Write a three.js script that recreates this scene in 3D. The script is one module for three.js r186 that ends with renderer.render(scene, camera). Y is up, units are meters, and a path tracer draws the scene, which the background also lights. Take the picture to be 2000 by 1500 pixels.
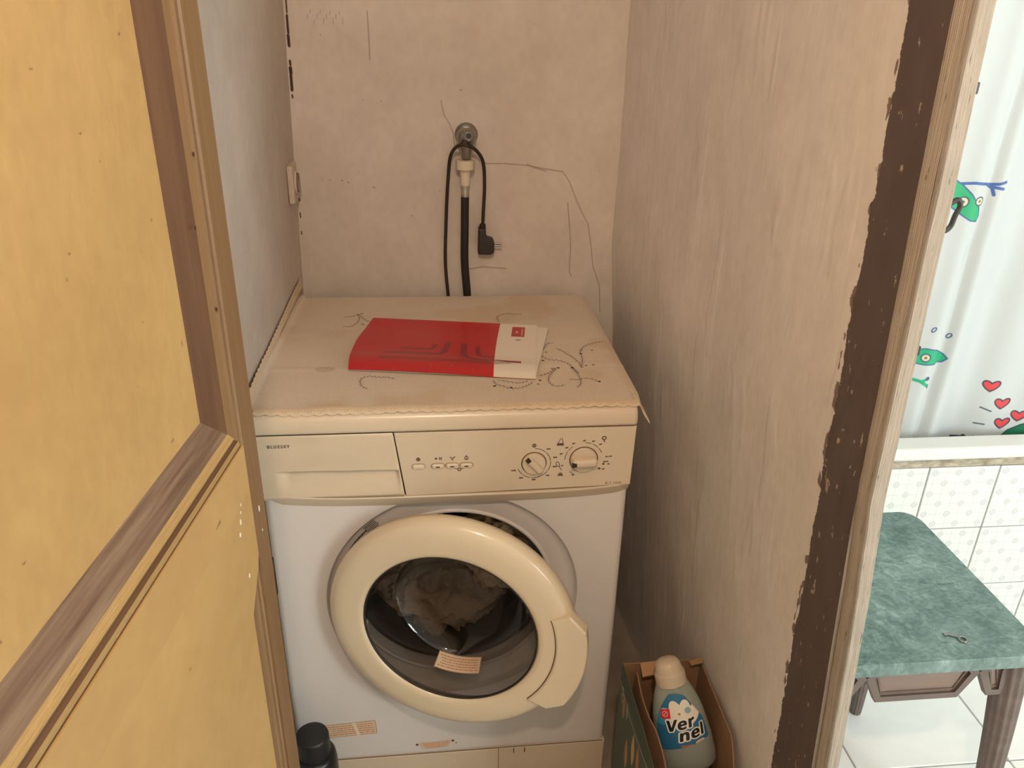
import * as THREE from 'three';
import { RoundedBoxGeometry } from 'three/addons/geometries/RoundedBoxGeometry.js';
import { mergeGeometries } from 'three/addons/utils/BufferGeometryUtils.js';
import { RectAreaLightUniformsLib } from 'three/addons/lights/RectAreaLightUniformsLib.js';
RectAreaLightUniformsLib.init();

// ---------------------------------------------------------------- camera, light, exposure
const scene = new THREE.Scene();
const F = 1546.7, R = Math.PI / 180;
const camera = new THREE.PerspectiveCamera(2 * Math.atan(750 / F) / R, 4 / 3, 0.02, 30);
{
  const yaw = 6.094 * R, pitch = 25.109 * R, roll = 1.246 * R;
  const fw = new THREE.Vector3(Math.sin(yaw) * Math.cos(pitch), -Math.sin(pitch), -Math.cos(yaw) * Math.cos(pitch));
  const r0 = new THREE.Vector3(Math.cos(yaw), 0, Math.sin(yaw)), u0 = new THREE.Vector3().crossVectors(r0, fw);
  const r = r0.clone().multiplyScalar(Math.cos(roll)).addScaledVector(u0, Math.sin(roll));
  const u = u0.clone().multiplyScalar(Math.cos(roll)).addScaledVector(r0, -Math.sin(roll));
  camera.position.set(-0.0237, 1.4178, 1.1177);
  camera.up.copy(u); camera.lookAt(camera.position.clone().add(fw)); camera.updateMatrixWorld();
}
scene.background = new THREE.Color(0x90a0a8);
const renderer = new THREE.WebGLRenderer({ antialias: true });
renderer.toneMapping = THREE.LinearToneMapping;
renderer.toneMappingExposure = 1.0;
renderer.shadowMap.enabled = true;
const BULB = { at: [-0.03, 2.0, 1.25], color: [1.0, 0.72, 0.51], cd: 2.6 };
const DAY = { at: [2.7, 1.55, 2.68], w: 1.1, h: 1.1, color: [0.92, 1.0, 0.975], power: 19 };
{ // bare warm bulb under the hall ceiling
  const l = new THREE.PointLight(new THREE.Color().setRGB(...BULB.color), BULB.cd, 0, 2);
  l.position.set(...BULB.at); l.castShadow = true; l.shadow.radius = 1.5; scene.add(l);
  // daylight through the frosted bathroom window
  const a = new THREE.RectAreaLight(new THREE.Color().setRGB(...DAY.color), DAY.power, DAY.w - 0.1, DAY.h - 0.1);
  a.position.set(DAY.at[0], DAY.at[1], DAY.at[2] - 0.03); a.lookAt(DAY.at[0], DAY.at[1], 0); scene.add(a);
}

// ---------------------------------------------------------------- helpers
const clamp = (x, a = 0, b = 1) => Math.min(b, Math.max(a, x)), mix = (a, b, t) => a + (b - a) * t;
const smooth = (a, b, x) => { const t = clamp((x - a) / (b - a)); return t * t * (3 - 2 * t); };
function rng(seed) { let s = seed >>> 0; return () => { s = (s + 0x6D2B79F5) >>> 0; let t = Math.imul(s ^ (s >>> 15), 1 | s); t = (t + Math.imul(t ^ (t >>> 7), 61 | t)) ^ t; return ((t ^ (t >>> 14)) >>> 0) / 4294967296; }; }
function hash(x, y, s) { let h = Math.imul(x, 374761393) + Math.imul(y, 668265263) + Math.imul(s, 1442695041); h = Math.imul(h ^ (h >>> 13), 1274126177); return ((h ^ (h >>> 16)) >>> 0) / 4294967295; }
function vn(x, y, s = 0) {
  const xi = Math.floor(x), yi = Math.floor(y), fx = x - xi, fy = y - yi, a = fx * fx * (3 - 2 * fx), b = fy * fy * (3 - 2 * fy);
  return mix(mix(hash(xi, yi, s), hash(xi + 1, yi, s), a), mix(hash(xi, yi + 1, s), hash(xi + 1, yi + 1, s), a), b);
}
function fbm(x, y, s = 0, o = 4) { let v = 0, a = 0.5, t = 0; for (let i = 0; i < o; i++) { v += a * vn(x, y, s + i * 17); t += a; x *= 2.03; y *= 2.03; a *= 0.5; } return v / t; }
function canvas(w, h, draw) { const c = document.createElement('canvas'); c.width = w; c.height = h; draw(c.getContext('2d'), w, h); return c; }
function ctex(w, h, draw) { const t = new THREE.CanvasTexture(canvas(w, h, draw)); t.colorSpace = THREE.SRGBColorSpace; t.magFilter = THREE.LinearFilter; return t; }
// data texture: fn(u, v) -> [r, g, b] in 0..255 sRGB, v upwards
function dtex(w, h, fn, srgb = true) {
  const d = new Uint8Array(w * h * 4);
  for (let j = 0; j < h; j++) for (let i = 0; i < w; i++) {
    const c = fn((i + 0.5) / w, (j + 0.5) / h), k = (j * w + i) * 4;
    d[k] = clamp(c[0], 0, 255); d[k + 1] = clamp(c[1], 0, 255); d[k + 2] = clamp(c[2], 0, 255); d[k + 3] = 255;
  }
  const t = new THREE.DataTexture(d, w, h, THREE.RGBAFormat); t.magFilter = THREE.LinearFilter; t.minFilter = THREE.LinearFilter;
  t.wrapS = t.wrapT = THREE.RepeatWrapping; if (srgb) t.colorSpace = THREE.SRGBColorSpace; t.needsUpdate = true; return t;
}
const grey = (w, h, fn) => dtex(w, h, (u, v) => { const g = fn(u, v) * 255; return [g, g, g]; }, false);
const std = (o) => new THREE.MeshStandardMaterial({ roughness: 0.6, metalness: 0, ...o });
const phy = (o) => new THREE.MeshPhysicalMaterial({ roughness: 0.6, metalness: 0, ...o });
const used = {};
function numbered(n) { const k = used[n] = (used[n] ?? -1) + 1; return k ? `${n}_${String(k).padStart(3, '0')}` : n; }
function mesh(name, g, m, parent = scene) {
  if (Array.isArray(g)) g = g.length === 1 ? g[0] : mergeGeometries(g.map((x) => { const y = x.index ? x.toNonIndexed() : x; for (const k of Object.keys(y.attributes)) if (!['position', 'normal', 'uv'].includes(k)) y.deleteAttribute(k); return y; }));
  const o = new THREE.Mesh(g, m); o.name = parent === scene ? numbered(name) : name; o.castShadow = o.receiveShadow = true; parent.add(o); return o;
}
function thing(name, label, category, pos = [0, 0, 0], group) {
  const g = new THREE.Group(); g.name = numbered(name); g.position.set(...pos); g.userData = { label, category }; if (group) g.userData.group = group; scene.add(g); return g;
}
function tag(o, label, category, group) { o.userData = { label, category }; if (group) o.userData.group = group; return o; }
function struct(name, g, m, label, category = 'wall') { const o = mesh(name, g, m); o.userData = { kind: 'structure', label, category }; return o; }
const T = (g, x = 0, y = 0, z = 0) => g.translate(x, y, z);
const box = (x0, x1, y0, y1, z0, z1) => T(new THREE.BoxGeometry(x1 - x0, y1 - y0, z1 - z0), (x0 + x1) / 2, (y0 + y1) / 2, (z0 + z1) / 2);
const rbox = (x0, x1, y0, y1, z0, z1, r = 0.003, s = 3) => T(new RoundedBoxGeometry(x1 - x0, y1 - y0, z1 - z0, s, r), (x0 + x1) / 2, (y0 + y1) / 2, (z0 + z1) / 2);
const cyl = (r0, r1, h, n = 32) => new THREE.CylinderGeometry(r0, r1, h, n);
const lathe = (pts, n = 64) => new THREE.LatheGeometry(pts.map((p) => new THREE.Vector2(p[0], p[1])), n);
const V3 = (p) => new THREE.Vector3(...p);
const tube = (pts, r, n = 60, m = 12) => new THREE.TubeGeometry(new THREE.CatmullRomCurve3(pts.map(V3)), n, r, m, false);
// surface of a function f(u, v) -> [x, y, z]; normals follow du x dv
function grid(nu, nv, f, uvf) {
  const p = [], uv = [], id = [];
  for (let j = 0; j <= nv; j++) for (let i = 0; i <= nu; i++) { const u = i / nu, v = j / nv; p.push(...f(u, v)); uv.push(...(uvf ? uvf(u, v) : [u, v])); }
  for (let j = 0; j < nv; j++) for (let i = 0; i < nu; i++) { const a = j * (nu + 1) + i, b = a + 1, c = a + nu + 1, d = c + 1; id.push(a, b, d, a, d, c); }
  const g = new THREE.BufferGeometry(); g.setAttribute('position', new THREE.Float32BufferAttribute(p, 3)); g.setAttribute('uv', new THREE.Float32BufferAttribute(uv, 2)); g.setIndex(id); g.computeVertexNormals(); return g;
}
// sheet with thickness: front and back grids (back pushed along the local offset o)
function sheet(nu, nv, f, o, uvf) {
  const a = grid(nu, nv, f, uvf), b = grid(nu, nv, (u, v) => { const p = f(1 - u, v); return [p[0] + o[0], p[1] + o[1], p[2] + o[2]]; }, (u, v) => (uvf ? uvf(1 - u, v) : [1 - u, v]));
  const rim = [], add = (path) => rim.push(grid(path.length - 1, 1, (u, v) => { const p = path[Math.round(u * (path.length - 1))]; return [p[0] + o[0] * v, p[1] + o[1] * v, p[2] + o[2] * v]; }, () => [0.01, 0.01]));
  const L = (n, q) => Array.from({ length: n + 1 }, (_, i) => q(i / n));
  add(L(nu, (t) => f(1 - t, 0))); add(L(nu, (t) => f(t, 1))); add(L(nv, (t) => f(0, t))); add(L(nv, (t) => f(1, 1 - t)));
  return [a, b, ...rim];
}
function extr(pts, depth, bevel = 0, curve = 8) {
  const s = pts instanceof THREE.Shape ? pts : new THREE.Shape(pts.map((p) => new THREE.Vector2(p[0], p[1])));
  return new THREE.ExtrudeGeometry(s, { depth, bevelEnabled: bevel > 0, bevelThickness: bevel, bevelSize: bevel, bevelOffset: -bevel, bevelSegments: 3, curveSegments: curve });
}

// ---------------------------------------------------------------- the room shell
const wallX = (y, z) => 0.373 + 0.06 * (z + 0.57) + 0.065 * Math.max(0, 0.95 - y) / 0.95;      // closet face of the partition, leaning at its foot
const leftX = (y, z) => -0.292 - 0.026 * clamp(1.43 - y, -0.2, 1.43) - 0.035 * (z + 0.57);
const CEIL = 2.42, ZB = -0.57, PZ = 0.443, postZ = (y) => 0.427 + 0.027 * clamp((1.435 - y) / 0.6);

const plasterBump = grey(512, 512, (u, v) => 0.5 + 0.5 * (fbm(u * 14, v * 10, 3, 5) - 0.5) + 0.35 * (fbm(u * 60, v * 34, 9, 3) - 0.5));
const wallBaseCol = (x, y, s) => { // off-white distemper, blotched
  const a = fbm(x * 4.5, y * 3.4, s, 5) - 0.5, b = fbm(x * 20, y * 14, s + 5, 4) - 0.5, c = fbm(x * 90, y * 70, s + 8, 2) - 0.5;
  const k = 26 * a + 14 * b + 8 * c; return [208 + k, 198 + k * 1.02, 187 + k * 1.05];
};
// back wall with its cracks and specks
const CR = [[[0.0, 1.256], [0.006, 1.228], [0.019, 1.208], [0.024, 1.191], [0.026, 1.169]], [[0.089, 1.132], [0.133, 1.131], [0.178, 1.128], [0.214, 1.123], [0.255, 1.115], [0.269, 1.095], [0.287, 1.055], [0.304, 1.024], [0.316, 1.005], [0.325, 0.958], [0.332, 0.91], [0.351, 0.861], [0.356, 0.80]], [[0.178, 1.131], [0.19, 1.125], [0.219, 1.117]], [[0.269, 1.051], [0.276, 0.992], [0.28, 0.95], [0.279, 0.897], [0.286, 0.884]], [[-0.137, 1.415], [-0.136, 1.368], [-0.137, 1.33]], [[0.053, 0.904], [0.086, 0.91], [0.137, 0.905]]];
const SP = [[-0.119, 1.253], [-0.154, 1.254], [-0.228, 1.372], [0.041, 1.276], [-0.231, 1.097], [-0.219, 1.093], [-0.206, 1.097], [-0.194, 1.093], [-0.142, 1.083], [-0.138, 1.081], [0.367, 0.973], [0.333, 1.117], [0.185, 1.399], [-0.065, 1.023], [-0.005, 1.075], [-0.171, 1.114], [-0.246, 1.098]];
function paintOver(base, w, h, draw) { // canvas drawing over a computed base colour; v upwards
  return ctex(w, h, (g) => {
    const im = g.createImageData(w, h);
    for (let j = 0; j < h; j++) for (let i = 0; i < w; i++) { const c = base((i + 0.5) / w, 1 - (j + 0.5) / h), k = (j * w + i) * 4; im.data[k] = clamp(c[0], 0, 255); im.data[k + 1] = clamp(c[1], 0, 255); im.data[k + 2] = clamp(c[2], 0, 255); im.data[k + 3] = 255; }
    g.putImageData(im, 0, 0); draw(g);
  });
}
{
  const W = 0.80, H = CEIL, w = 768, h = 2048, X = (x) => (x + 0.36) / W * w, Y = (y) => (1 - y / H) * h;
  const map = paintOver((u, v) => wallBaseCol(u * W, v * H, 1), w, h, (g) => {
    const r = rng(5); g.lineCap = 'round'; g.lineJoin = 'round';
    for (const l of CR) for (const [lw, col] of [[2.2, 'rgba(150,128,112,0.35)'], [0.9, 'rgba(112,88,74,0.6)']]) {
      g.lineWidth = lw; g.strokeStyle = col; g.beginPath(); l.forEach((p, i) => { const q = [X(p[0]) + (r() - 0.5) * 2, Y(p[1]) + (r() - 0.5) * 2]; i ? g.lineTo(...q) : g.moveTo(...q); }); g.stroke();
    }
    for (const p of SP) { g.fillStyle = 'rgba(100,78,66,0.7)'; g.beginPath(); g.ellipse(X(p[0]), Y(p[1]), 0.6 + r() * 1.4, 0.5 + r() * 0.7, r() * 3, 0, 7); g.fill(); }
    g.strokeStyle = 'rgba(52,38,30,0.95)'; for (const [a, b2, lw] of [[1.45, 1.41, 2.5], [1.405, 1.375, 4], [1.37, 1.352, 5], [1.325, 1.318, 4], [1.312, 1.303, 6], [1.298, 1.272, 5], [1.262, 1.258, 3], [1.06, 1.055, 2], [1.03, 1.02, 2], [0.99, 0.985, 2]]) { g.lineWidth = lw; g.beginPath(); g.moveTo(X(leftX(a, ZB) + 0.005), Y(a)); g.lineTo(X(leftX(b2, ZB) + 0.0055), Y(b2)); g.stroke(); }
    g.strokeStyle = 'rgba(110,95,85,0.5)'; g.lineWidth = 1; // pencil scribbles high on the left
    for (let i = 0; i < 12; i++) { const x = X(-0.25 + i * 0.006), y = Y(1.40 + 0.01 * Math.sin(i * 2.1)); g.beginPath(); g.moveTo(x, y); g.lineTo(x + 3 * r(), y - 4 - 6 * r()); g.stroke(); }
  });
  const g = grid(60, 120, (u, v) => { const x = -0.36 + W * u, y = v * H; return [x, y, ZB + 0.003 * (fbm(x * 6, y * 5, 44, 3) - 0.5)]; });
  struct('wall_back', [g, box(-0.36, 0.44, 0, CEIL, ZB - 0.1, ZB - 0.02)], std({ map, roughness: 0.85, bumpMap: plasterBump, bumpScale: 0.0015 }), 'off-white cracked plaster wall behind the washing machine');
}
{ // left closet wall
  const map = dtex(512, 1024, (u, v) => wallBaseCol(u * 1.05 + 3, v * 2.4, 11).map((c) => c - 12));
  const g = grid(40, 80, (u, v) => { const z = 0.46 - 1.06 * u, y = v * CEIL; return [leftX(y, z) + 0.004 * (fbm(z * 6, y * 4, 71, 3) - 0.5), y, z]; });
  // turn to face +x
  const back = box(-0.50, -0.38, 0, CEIL, -0.67, 0.46);
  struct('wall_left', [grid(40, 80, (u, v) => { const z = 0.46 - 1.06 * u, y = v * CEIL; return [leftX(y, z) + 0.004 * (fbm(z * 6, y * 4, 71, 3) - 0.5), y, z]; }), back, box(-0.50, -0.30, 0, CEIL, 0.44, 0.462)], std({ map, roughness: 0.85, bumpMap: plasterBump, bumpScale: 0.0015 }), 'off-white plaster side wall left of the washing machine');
}
{ // partition: closet face with the brown painted band along its free end
  const Z0 = -0.60, Z1 = 0.424, L = Z1 - Z0, w = 1024, h = 2048;
  const bandL = (y) => (y > 0.9 ? mix(0.354, 0.335, clamp((y - 0.9) / 0.5)) : mix(0.327, 0.354, clamp((y - 0.4) / 0.5)));
  const map = dtex(w, h, (u, v) => {
    const z = Z0 + L * u, y = v * CEIL;
    let c = wallBaseCol(z + 7, y, 23); const st = 8 * (fbm(z * 14, y * 2.2, 31, 4) - 0.5); c = [c[0] + 17 + st, c[1] + 20 + st, c[2] + 24 + st];
    const rag = 0.010 * (fbm(y * 18, 3.3, 51, 5) - 0.5) + 0.008 * (fbm(z * 160, y * 90, 57, 4) - 0.5);
    const d = z - bandL(y) - rag;
    if (d > 0) {
      const k = 14 * (fbm(z * 40, y * 14, 61, 4) - 0.5);
      const flake = fbm(z * 170, y * 60, 77, 4) + 0.13 * smooth(0.022, 0.0, d) * (fbm(y * 5, 1, 12, 2) > 0.52 ? 1 : -0.5);
      c = flake > 0.79 ? [170, 154, 138] : [93 + k, 80 + k, 76 + k];
    } else if (d > -0.006 && fbm(z * 120, y * 50, 83, 2) > 0.60) c = [128, 110, 98];
    return c;
  });
  const bump = grey(1024, 1024, (u, v) => 0.5 + 0.55 * (fbm(u * 20, v * 20, 3, 5) - 0.5) + 0.4 * (fbm(u * 70, v * 36, 9, 3) - 0.5) + 0.5 * smooth(0.62, 0.78, fbm(u * 26, v * 16, 15, 3)));
  const face = grid(90, 160, (u, v) => { const z = Z0 + L * u, y = v * CEIL; return [wallX(y, z) + 0.006 * (fbm(z * 7, y * 4, 91, 3) - 0.5) * smooth(0.44, 0.30, z), y, z]; });
  const core = grid(8, 40, (u, v) => { const z = Z1 - L * u, y = v * CEIL; return [wallX(y, z) + mix(0.014, 0.07, smooth(0.40, 0.28, z)), y, z]; });
  const cap = grid(2, 40, (u, v) => { const y = v * CEIL; return [mix(wallX(y, Z1), wallX(y, Z1) + 0.014, u), y, Z1]; });
  struct('wall_right', [face, core, cap], std({ map, roughness: 0.8, bumpMap: bump, bumpScale: 0.0016 }), 'rough beige plaster partition with a flaking dark brown painted band');
}
const postWood = dtex(256, 1024, (u, v) => { const k = 16 * (fbm(u * 4, v * 30, 5, 4) - 0.5) + 12 * (fbm(u * 20, v * 160, 8, 3) - 0.5); const s = fbm(u * 9, v * 150, 19, 3) > 0.80 ? -50 : 0; return [192 + k + s, 181 + k + s, 167 + k + s]; });
{ // beige painted post that closes the partition
  const zL = (y) => mix(0.430, 0.394, clamp((y - 0.85) / 0.58));
  const wob = (y, s) => 0.0016 * (fbm(y * 14, 2, s, 3) - 0.5);
  const a = grid(4, 140, (u, v) => { const y = v * CEIL; return [wallX(y, postZ(y)) - 0.003 + 0.0025 * (1 - u) * (u < 0.1 ? 1 : 0), y, mix(zL(y) + 2 * wob(y, 5), postZ(y) - 0.002, u)]; });
  const b = grid(4, 140, (u, v) => { const y = v * CEIL; const t = u * Math.PI / 2; return [wallX(y, postZ(y)) - 0.003 + 0.003 * (1 - Math.cos(t)) - wob(y, 9), y, postZ(y) - 0.002 + 0.005 * Math.sin(t)]; });
  const c = grid(4, 140, (u, v) => { const y = v * CEIL; return [mix(wallX(y, postZ(y)) - wob(y, 9), wallX(y, postZ(y)) + 0.015 + wob(y, 7), u), y, postZ(y) + 0.003 - 0.001 * u]; });
  const d = grid(2, 140, (u, v) => { const y = v * CEIL; return [wallX(y, postZ(y)) + 0.015 + wob(y, 7), y, mix(postZ(y) + 0.002, postZ(y) - 0.03, u)]; });
  struct('trim_1', [a, b, c, d], std({ map: postWood, roughness: 0.6, bumpMap: plasterBump, bumpScale: 0.0025 }), 'knocked beige painted wooden post at the end of the partition', 'trim');
}
const white = (k) => std({ color: new THREE.Color().setRGB(k, k, k * 0.99), roughness: 0.7 });
const XR = 3.3, ZF = 2.75, ZT = -1.02, XL = -1.3;
struct('ceiling', box(XL - 0.1, XR + 0.1, CEIL, CEIL + 0.1, ZT - 0.1, ZF + 0.1), white(0.75), 'plain white ceiling above the room', 'ceiling');
struct('wall_bathroom', box(0.46, XR + 0.1, 0, CEIL, ZT - 0.1, ZT), white(0.78), 'white wall behind the bathtub');
struct('wall_far_right', box(XR, XR + 0.1, 0, CEIL, ZT - 0.1, ZF + 0.1), white(0.78), 'white side wall of the bathroom');
struct('wall_hall', box(XL - 0.1, XL, 0, CEIL, 0.45, ZF + 0.1), std({ color: 0xcfc4b0, roughness: 0.8 }), 'cream side wall behind the open yellow door');
struct('wall_hall_front', box(XL, -0.48, 0, CEIL, 0.35, 0.46), std({ color: 0xcfc4b0, roughness: 0.8 }), 'cream wall beside the closet behind the open door');
{ // wall behind the camera with the window opening
  const x0 = DAY.at[0] - DAY.w / 2, x1 = DAY.at[0] + DAY.w / 2, y0 = DAY.at[1] - DAY.h / 2, y1 = DAY.at[1] + DAY.h / 2;
  struct('wall_front', [box(XL - 0.1, x0, 0, CEIL, ZF, ZF + 0.1), box(x1, XR + 0.1, 0, CEIL, ZF, ZF + 0.1), box(x0, x1, 0, y0, ZF, ZF + 0.1), box(x0, x1, y1, CEIL, ZF, ZF + 0.1)], white(0.75), 'white wall with the frosted window');
  const w = new THREE.Group(); w.name = 'window_1'; w.userData = { kind: 'structure', label: 'frosted bathroom window full of daylight', category: 'window' }; scene.add(w);
  mesh('window_frame', [box(x0, x1, y0, y0 + 0.05, ZF - 0.02, ZF + 0.06), box(x0, x1, y1 - 0.05, y1, ZF - 0.02, ZF + 0.06), box(x0, x0 + 0.05, y0 + 0.05, y1 - 0.05, ZF - 0.02, ZF + 0.06), box(x1 - 0.05, x1, y0 + 0.05, y1 - 0.05, ZF - 0.02, ZF + 0.06)], white(0.8), w);
  mesh('window_pane', box(x0 + 0.05, x1 - 0.05, y0 + 0.05, y1 - 0.05, ZF + 0.01, ZF + 0.016), std({ color: 0xdfe8e8, emissive: new THREE.Color().setRGB(...DAY.color), emissiveIntensity: 2.0, roughness: 0.5 }), w);
}
{ // floor: screed in the closet and hall, white tiles in the bathroom
  const map = dtex(512, 512, (u, v) => { const k = 40 * (fbm(u * 12, v * 12, 4, 5) - 0.5); return [150 + k, 140 + k, 128 + k]; });
  const fl = struct('floor', box(XL - 0.1, XR + 0.1, -0.12, -0.012, ZT - 0.1, ZF + 0.1), std({ color: 0x9a948a, roughness: 0.8 }), 'floor of large white tiles, grey screed in the closet', 'floor');
  mesh('closet_screed', box(-0.36, 0.455, -0.012, 0, ZB - 0.02, 0.40), std({ map, roughness: 0.85 }), fl);
  mesh('hall_screed', box(XL, 0.49, -0.012, -0.001, 0.401, ZF), std({ color: 0xcfc9bc, roughness: 0.6 }), fl);
  const tm = [0, 1, 2].map((s) => std({ map: dtex(128, 128, (u, v) => { const k = 12 * (fbm(u * 4, v * 7, s * 9, 4) - 0.5); return [247 + k, 249 + k, 247 + k]; }), roughness: 0.25 }));
  const tg = new RoundedBoxGeometry(0.334, 0.012, 0.334, 2, 0.002);
  for (let i = 0; i < 9; i++) for (let j = 0; j < 10; j++) {
    const x = 0.497 + 0.3375 * i + 0.168, z = -0.294 + 0.3375 * j + 0.168; if (x > XR + 0.05 || z > ZF) continue;
    const t = mesh('tile', tg, tm[(i * 2 + j * 5) % 3], fl); t.position.set(x, -0.0065, z);
  }
}

// ---------------------------------------------------------------- yellow door
{
  const d = thing('panelled_door', 'open yellow painted wooden door with brown mouldings and scuffed stile', 'door', [-0.192, 0.02, 0.47]);
  d.rotation.y = -Math.atan2(0.101, 0.995); // local +z runs along the door towards the room, +x is its face
  const H = 1.98, S0 = -0.015, S1 = 0.74, y0 = 0.02;
  const paintTex = (rgb, s, amp) => dtex(512, 1024, (u, v) => { const k = amp * (fbm(u * 5, v * 6, s, 5) - 0.5) + 9 * (fbm(u * 60, v * 60, s + 3, 3) - 0.5); const spot = fbm(u * 70, v * 120, s + 9, 2) > 0.93 ? -50 : 0; return [rgb[0] + k + spot, rgb[1] + k + spot, rgb[2] + k * 0.7 + spot * 0.6]; });
  const yel = std({ map: paintTex([184, 149, 97], 3, 20), roughness: 0.5, bumpMap: plasterBump, bumpScale: 0.0012 });
  const brn = std({ map: paintTex([128, 98, 66], 13, 24), roughness: 0.5 });
  const drk = std({ map: paintTex([92, 62, 38], 23, 24), roughness: 0.5 });
  const dirt = std({ map: dtex(256, 256, (u, v) => { const k = 60 * (fbm(u * 8, v * 8, 6, 4) - 0.5); return [112 + k, 90 + k, 72 + k * 0.9]; }), roughness: 0.7 });
  const Y = (y) => y - y0; // world height to local
  const rail = [0.945, 1.068], frameT = -0.036;
  // stiles and rails
  mesh('hinge_stile', [box(frameT, 0, 0, H, S0, 0.018)], brn, d);
  mesh('lock_stile', [box(frameT, 0, 0, H, 0.66, S1)], yel, d);
  const board = [[0.018, Y(1.068)], [0.018, Y(0.950)], [0.024, Y(0.938)], [0.052, Y(0.905)], [0.052, 0.2], [0.66, 0.2], [0.66, Y(1.068)]].map(([a, b]) => [-a, b]);
  mesh('lower_board', T(extr(board, 0.036, 0).rotateY(Math.PI / 2), -0.036, 0, 0), yel, d);
  mesh('top_rail', [box(frameT, 0, H - 0.11, H, 0.018, 0.66)], yel, d);
  mesh('bottom_rail', [box(frameT, 0, 0, 0.2, 0.018, 0.66)], yel, d);
  // mouldings: a profile swept along a straight line. p = [across, proud]
  const prof = [[0, 0], [0.002, -0.0018], [0.005, -0.0005], [0.012, 0.0004], [0.0155, -0.0014], [0.018, -0.0004], [0.027, -0.002]], slope = [[0.027, -0.002], [0.050, -0.013]];
  const sweepV = (pr, s, y0_, y1_, dir) => { const g = grid(pr.length - 1, 1, (u, v) => { const p = pr[Math.round(u * (pr.length - 1))]; return [p[1], mix(y0_ + p[0] * dir[0], y1_ - p[0] * dir[1], v), s - p[0] * dir[2]]; }); return g.toNonIndexed(); };
  const flat = (g) => { g.computeVertexNormals(); return g; };
  const panel = (ya, yb, sa, sb, name) => { // moulded recessed panel between heights ya..yb
    const v1 = flat(grid(prof.length - 1, 1, (u, v) => { const p = prof[Math.round((1 - u) * (prof.length - 1))]; return [p[1], v ? yb - p[0] : ya + p[0], sa + p[0]]; }).toNonIndexed());
    const v2 = flat(grid(1, 1, (u, v) => { const p = slope[1 - u]; return [p[1], v ? yb - p[0] : ya + p[0], sa + p[0]]; }).toNonIndexed());
    mesh('moulding', v1, brn, d); mesh('moulding', v2, drk, d);
    const b1 = flat(grid(1, prof.length - 1, (u, v) => { const p = prof[Math.round(v * (prof.length - 1))]; return [p[1], ya + p[0], u ? sa + p[0] : sb - p[0]]; }).toNonIndexed());
    const b2 = flat(grid(1, 1, (u, v) => { const p = slope[v]; return [p[1], ya + p[0], u ? sa + p[0] : sb - p[0]]; }).toNonIndexed());
    const segs = (k) => flat(grid(1, 1, (u, v) => { const p = prof[k + v]; return [p[1], ya + p[0], u ? sa + p[0] : sb - p[0]]; }).toNonIndexed());
    mesh('moulding', [0, 1, 3].map(segs), drk, d); mesh('moulding', [2, 4, 5].map(segs), yel, d); mesh('moulding', b2, dirt, d);
    const t1 = flat(grid(1, prof.length - 1, (u, v) => { const p = prof[Math.round(v * (prof.length - 1))]; return [p[1], yb - p[0], u ? sb - p[0] : sa + p[0]]; }).toNonIndexed());
    const t2 = flat(grid(1, 1, (u, v) => { const p = slope[v]; return [p[1], yb - p[0], u ? sb - p[0] : sa + p[0]]; }).toNonIndexed());
    mesh('moulding', [t1, t2], drk, d);
    const r1 = flat(grid(prof.length - 1, 1, (u, v) => { const p = prof[Math.round(u * (prof.length - 1))]; return [p[1], v ? yb - p[0] : ya + p[0], sb - p[0]]; }).toNonIndexed());
    const r2 = flat(grid(1, 1, (u, v) => { const p = slope[u]; return [p[1], v ? yb - p[0] : ya + p[0], sb - p[0]]; }).toNonIndexed());
    mesh('moulding', [r1, r2], brn, d);
    mesh(name, [grid(20, 30, (u, v) => [-0.013, mix(ya + 0.05, yb - 0.05, v), mix(sb - 0.05, sa + 0.05, u)]), box(frameT + 0.006, -0.02, ya, yb, sa, sb)], yel, d);
  };
  panel(Y(1.066), H - 0.11, 0.018, 0.66, 'upper_panel');
  { const v1 = flat(grid(prof.length - 1, 1, (u, v) => { const p = prof[Math.round((1 - u) * (prof.length - 1))]; return [p[1] - 0.002, v ? Y(0.95) - p[0] : 0.2, 0.018 + p[0]]; }).toNonIndexed()), v2 = flat(grid(1, 1, (u, v) => { const p = slope[1 - u]; return [p[1] - 0.004, v ? Y(0.95) - p[0] : 0.2, 0.018 + p[0]]; }).toNonIndexed());
    mesh('moulding', v1, brn, d); mesh('moulding', v2, drk, d); mesh('moulding_back', box(frameT, -0.02, 0.2, Y(0.95), 0.018, 0.06), drk, d); }
  // splashes of white paint on rail and stile
  const wp = std({ color: 0xe8e0cc, roughness: 0.5 }), blob = (s, y, r, e) => { const g = new THREE.SphereGeometry(r, 10, 8); g.scale(0.25, e, 1); return T(g, 0.0003, Y(y), s); };
  mesh('paint_splash', [blob(0.05, 1.008, 0.0016, 1.9), blob(0.047, 1.016, 0.0011, 1.5), blob(0.044, 1.022, 0.001, 1.6), blob(0.055, 0.998, 0.0016, 1.5), blob(0.048, 0.948, 0.0016, 1.6), blob(0.002, 0.99, 0.0016, 2.2), blob(0.001, 0.965, 0.001, 1.6)], wp, d);
  mesh('nail', [blob(0.035, 1.32, 0.0018, 1), blob(0.052, 1.27, 0.0018, 1), blob(0.034, 1.2, 0.0018, 1)], std({ color: 0x3a2616 }), d);
  mesh('latch', [rbox(-0.03, -0.001, Y(0.868), Y(0.915), -0.024, -0.0152, 0.002), rbox(-0.012, -0.004, Y(0.855), Y(0.87), -0.022, -0.0152, 0.001)], std({ color: 0x17171a, roughness: 0.4 }), d).userData = { label: 'black latch on the door edge' };
  d.position.y = y0;
}

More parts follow.
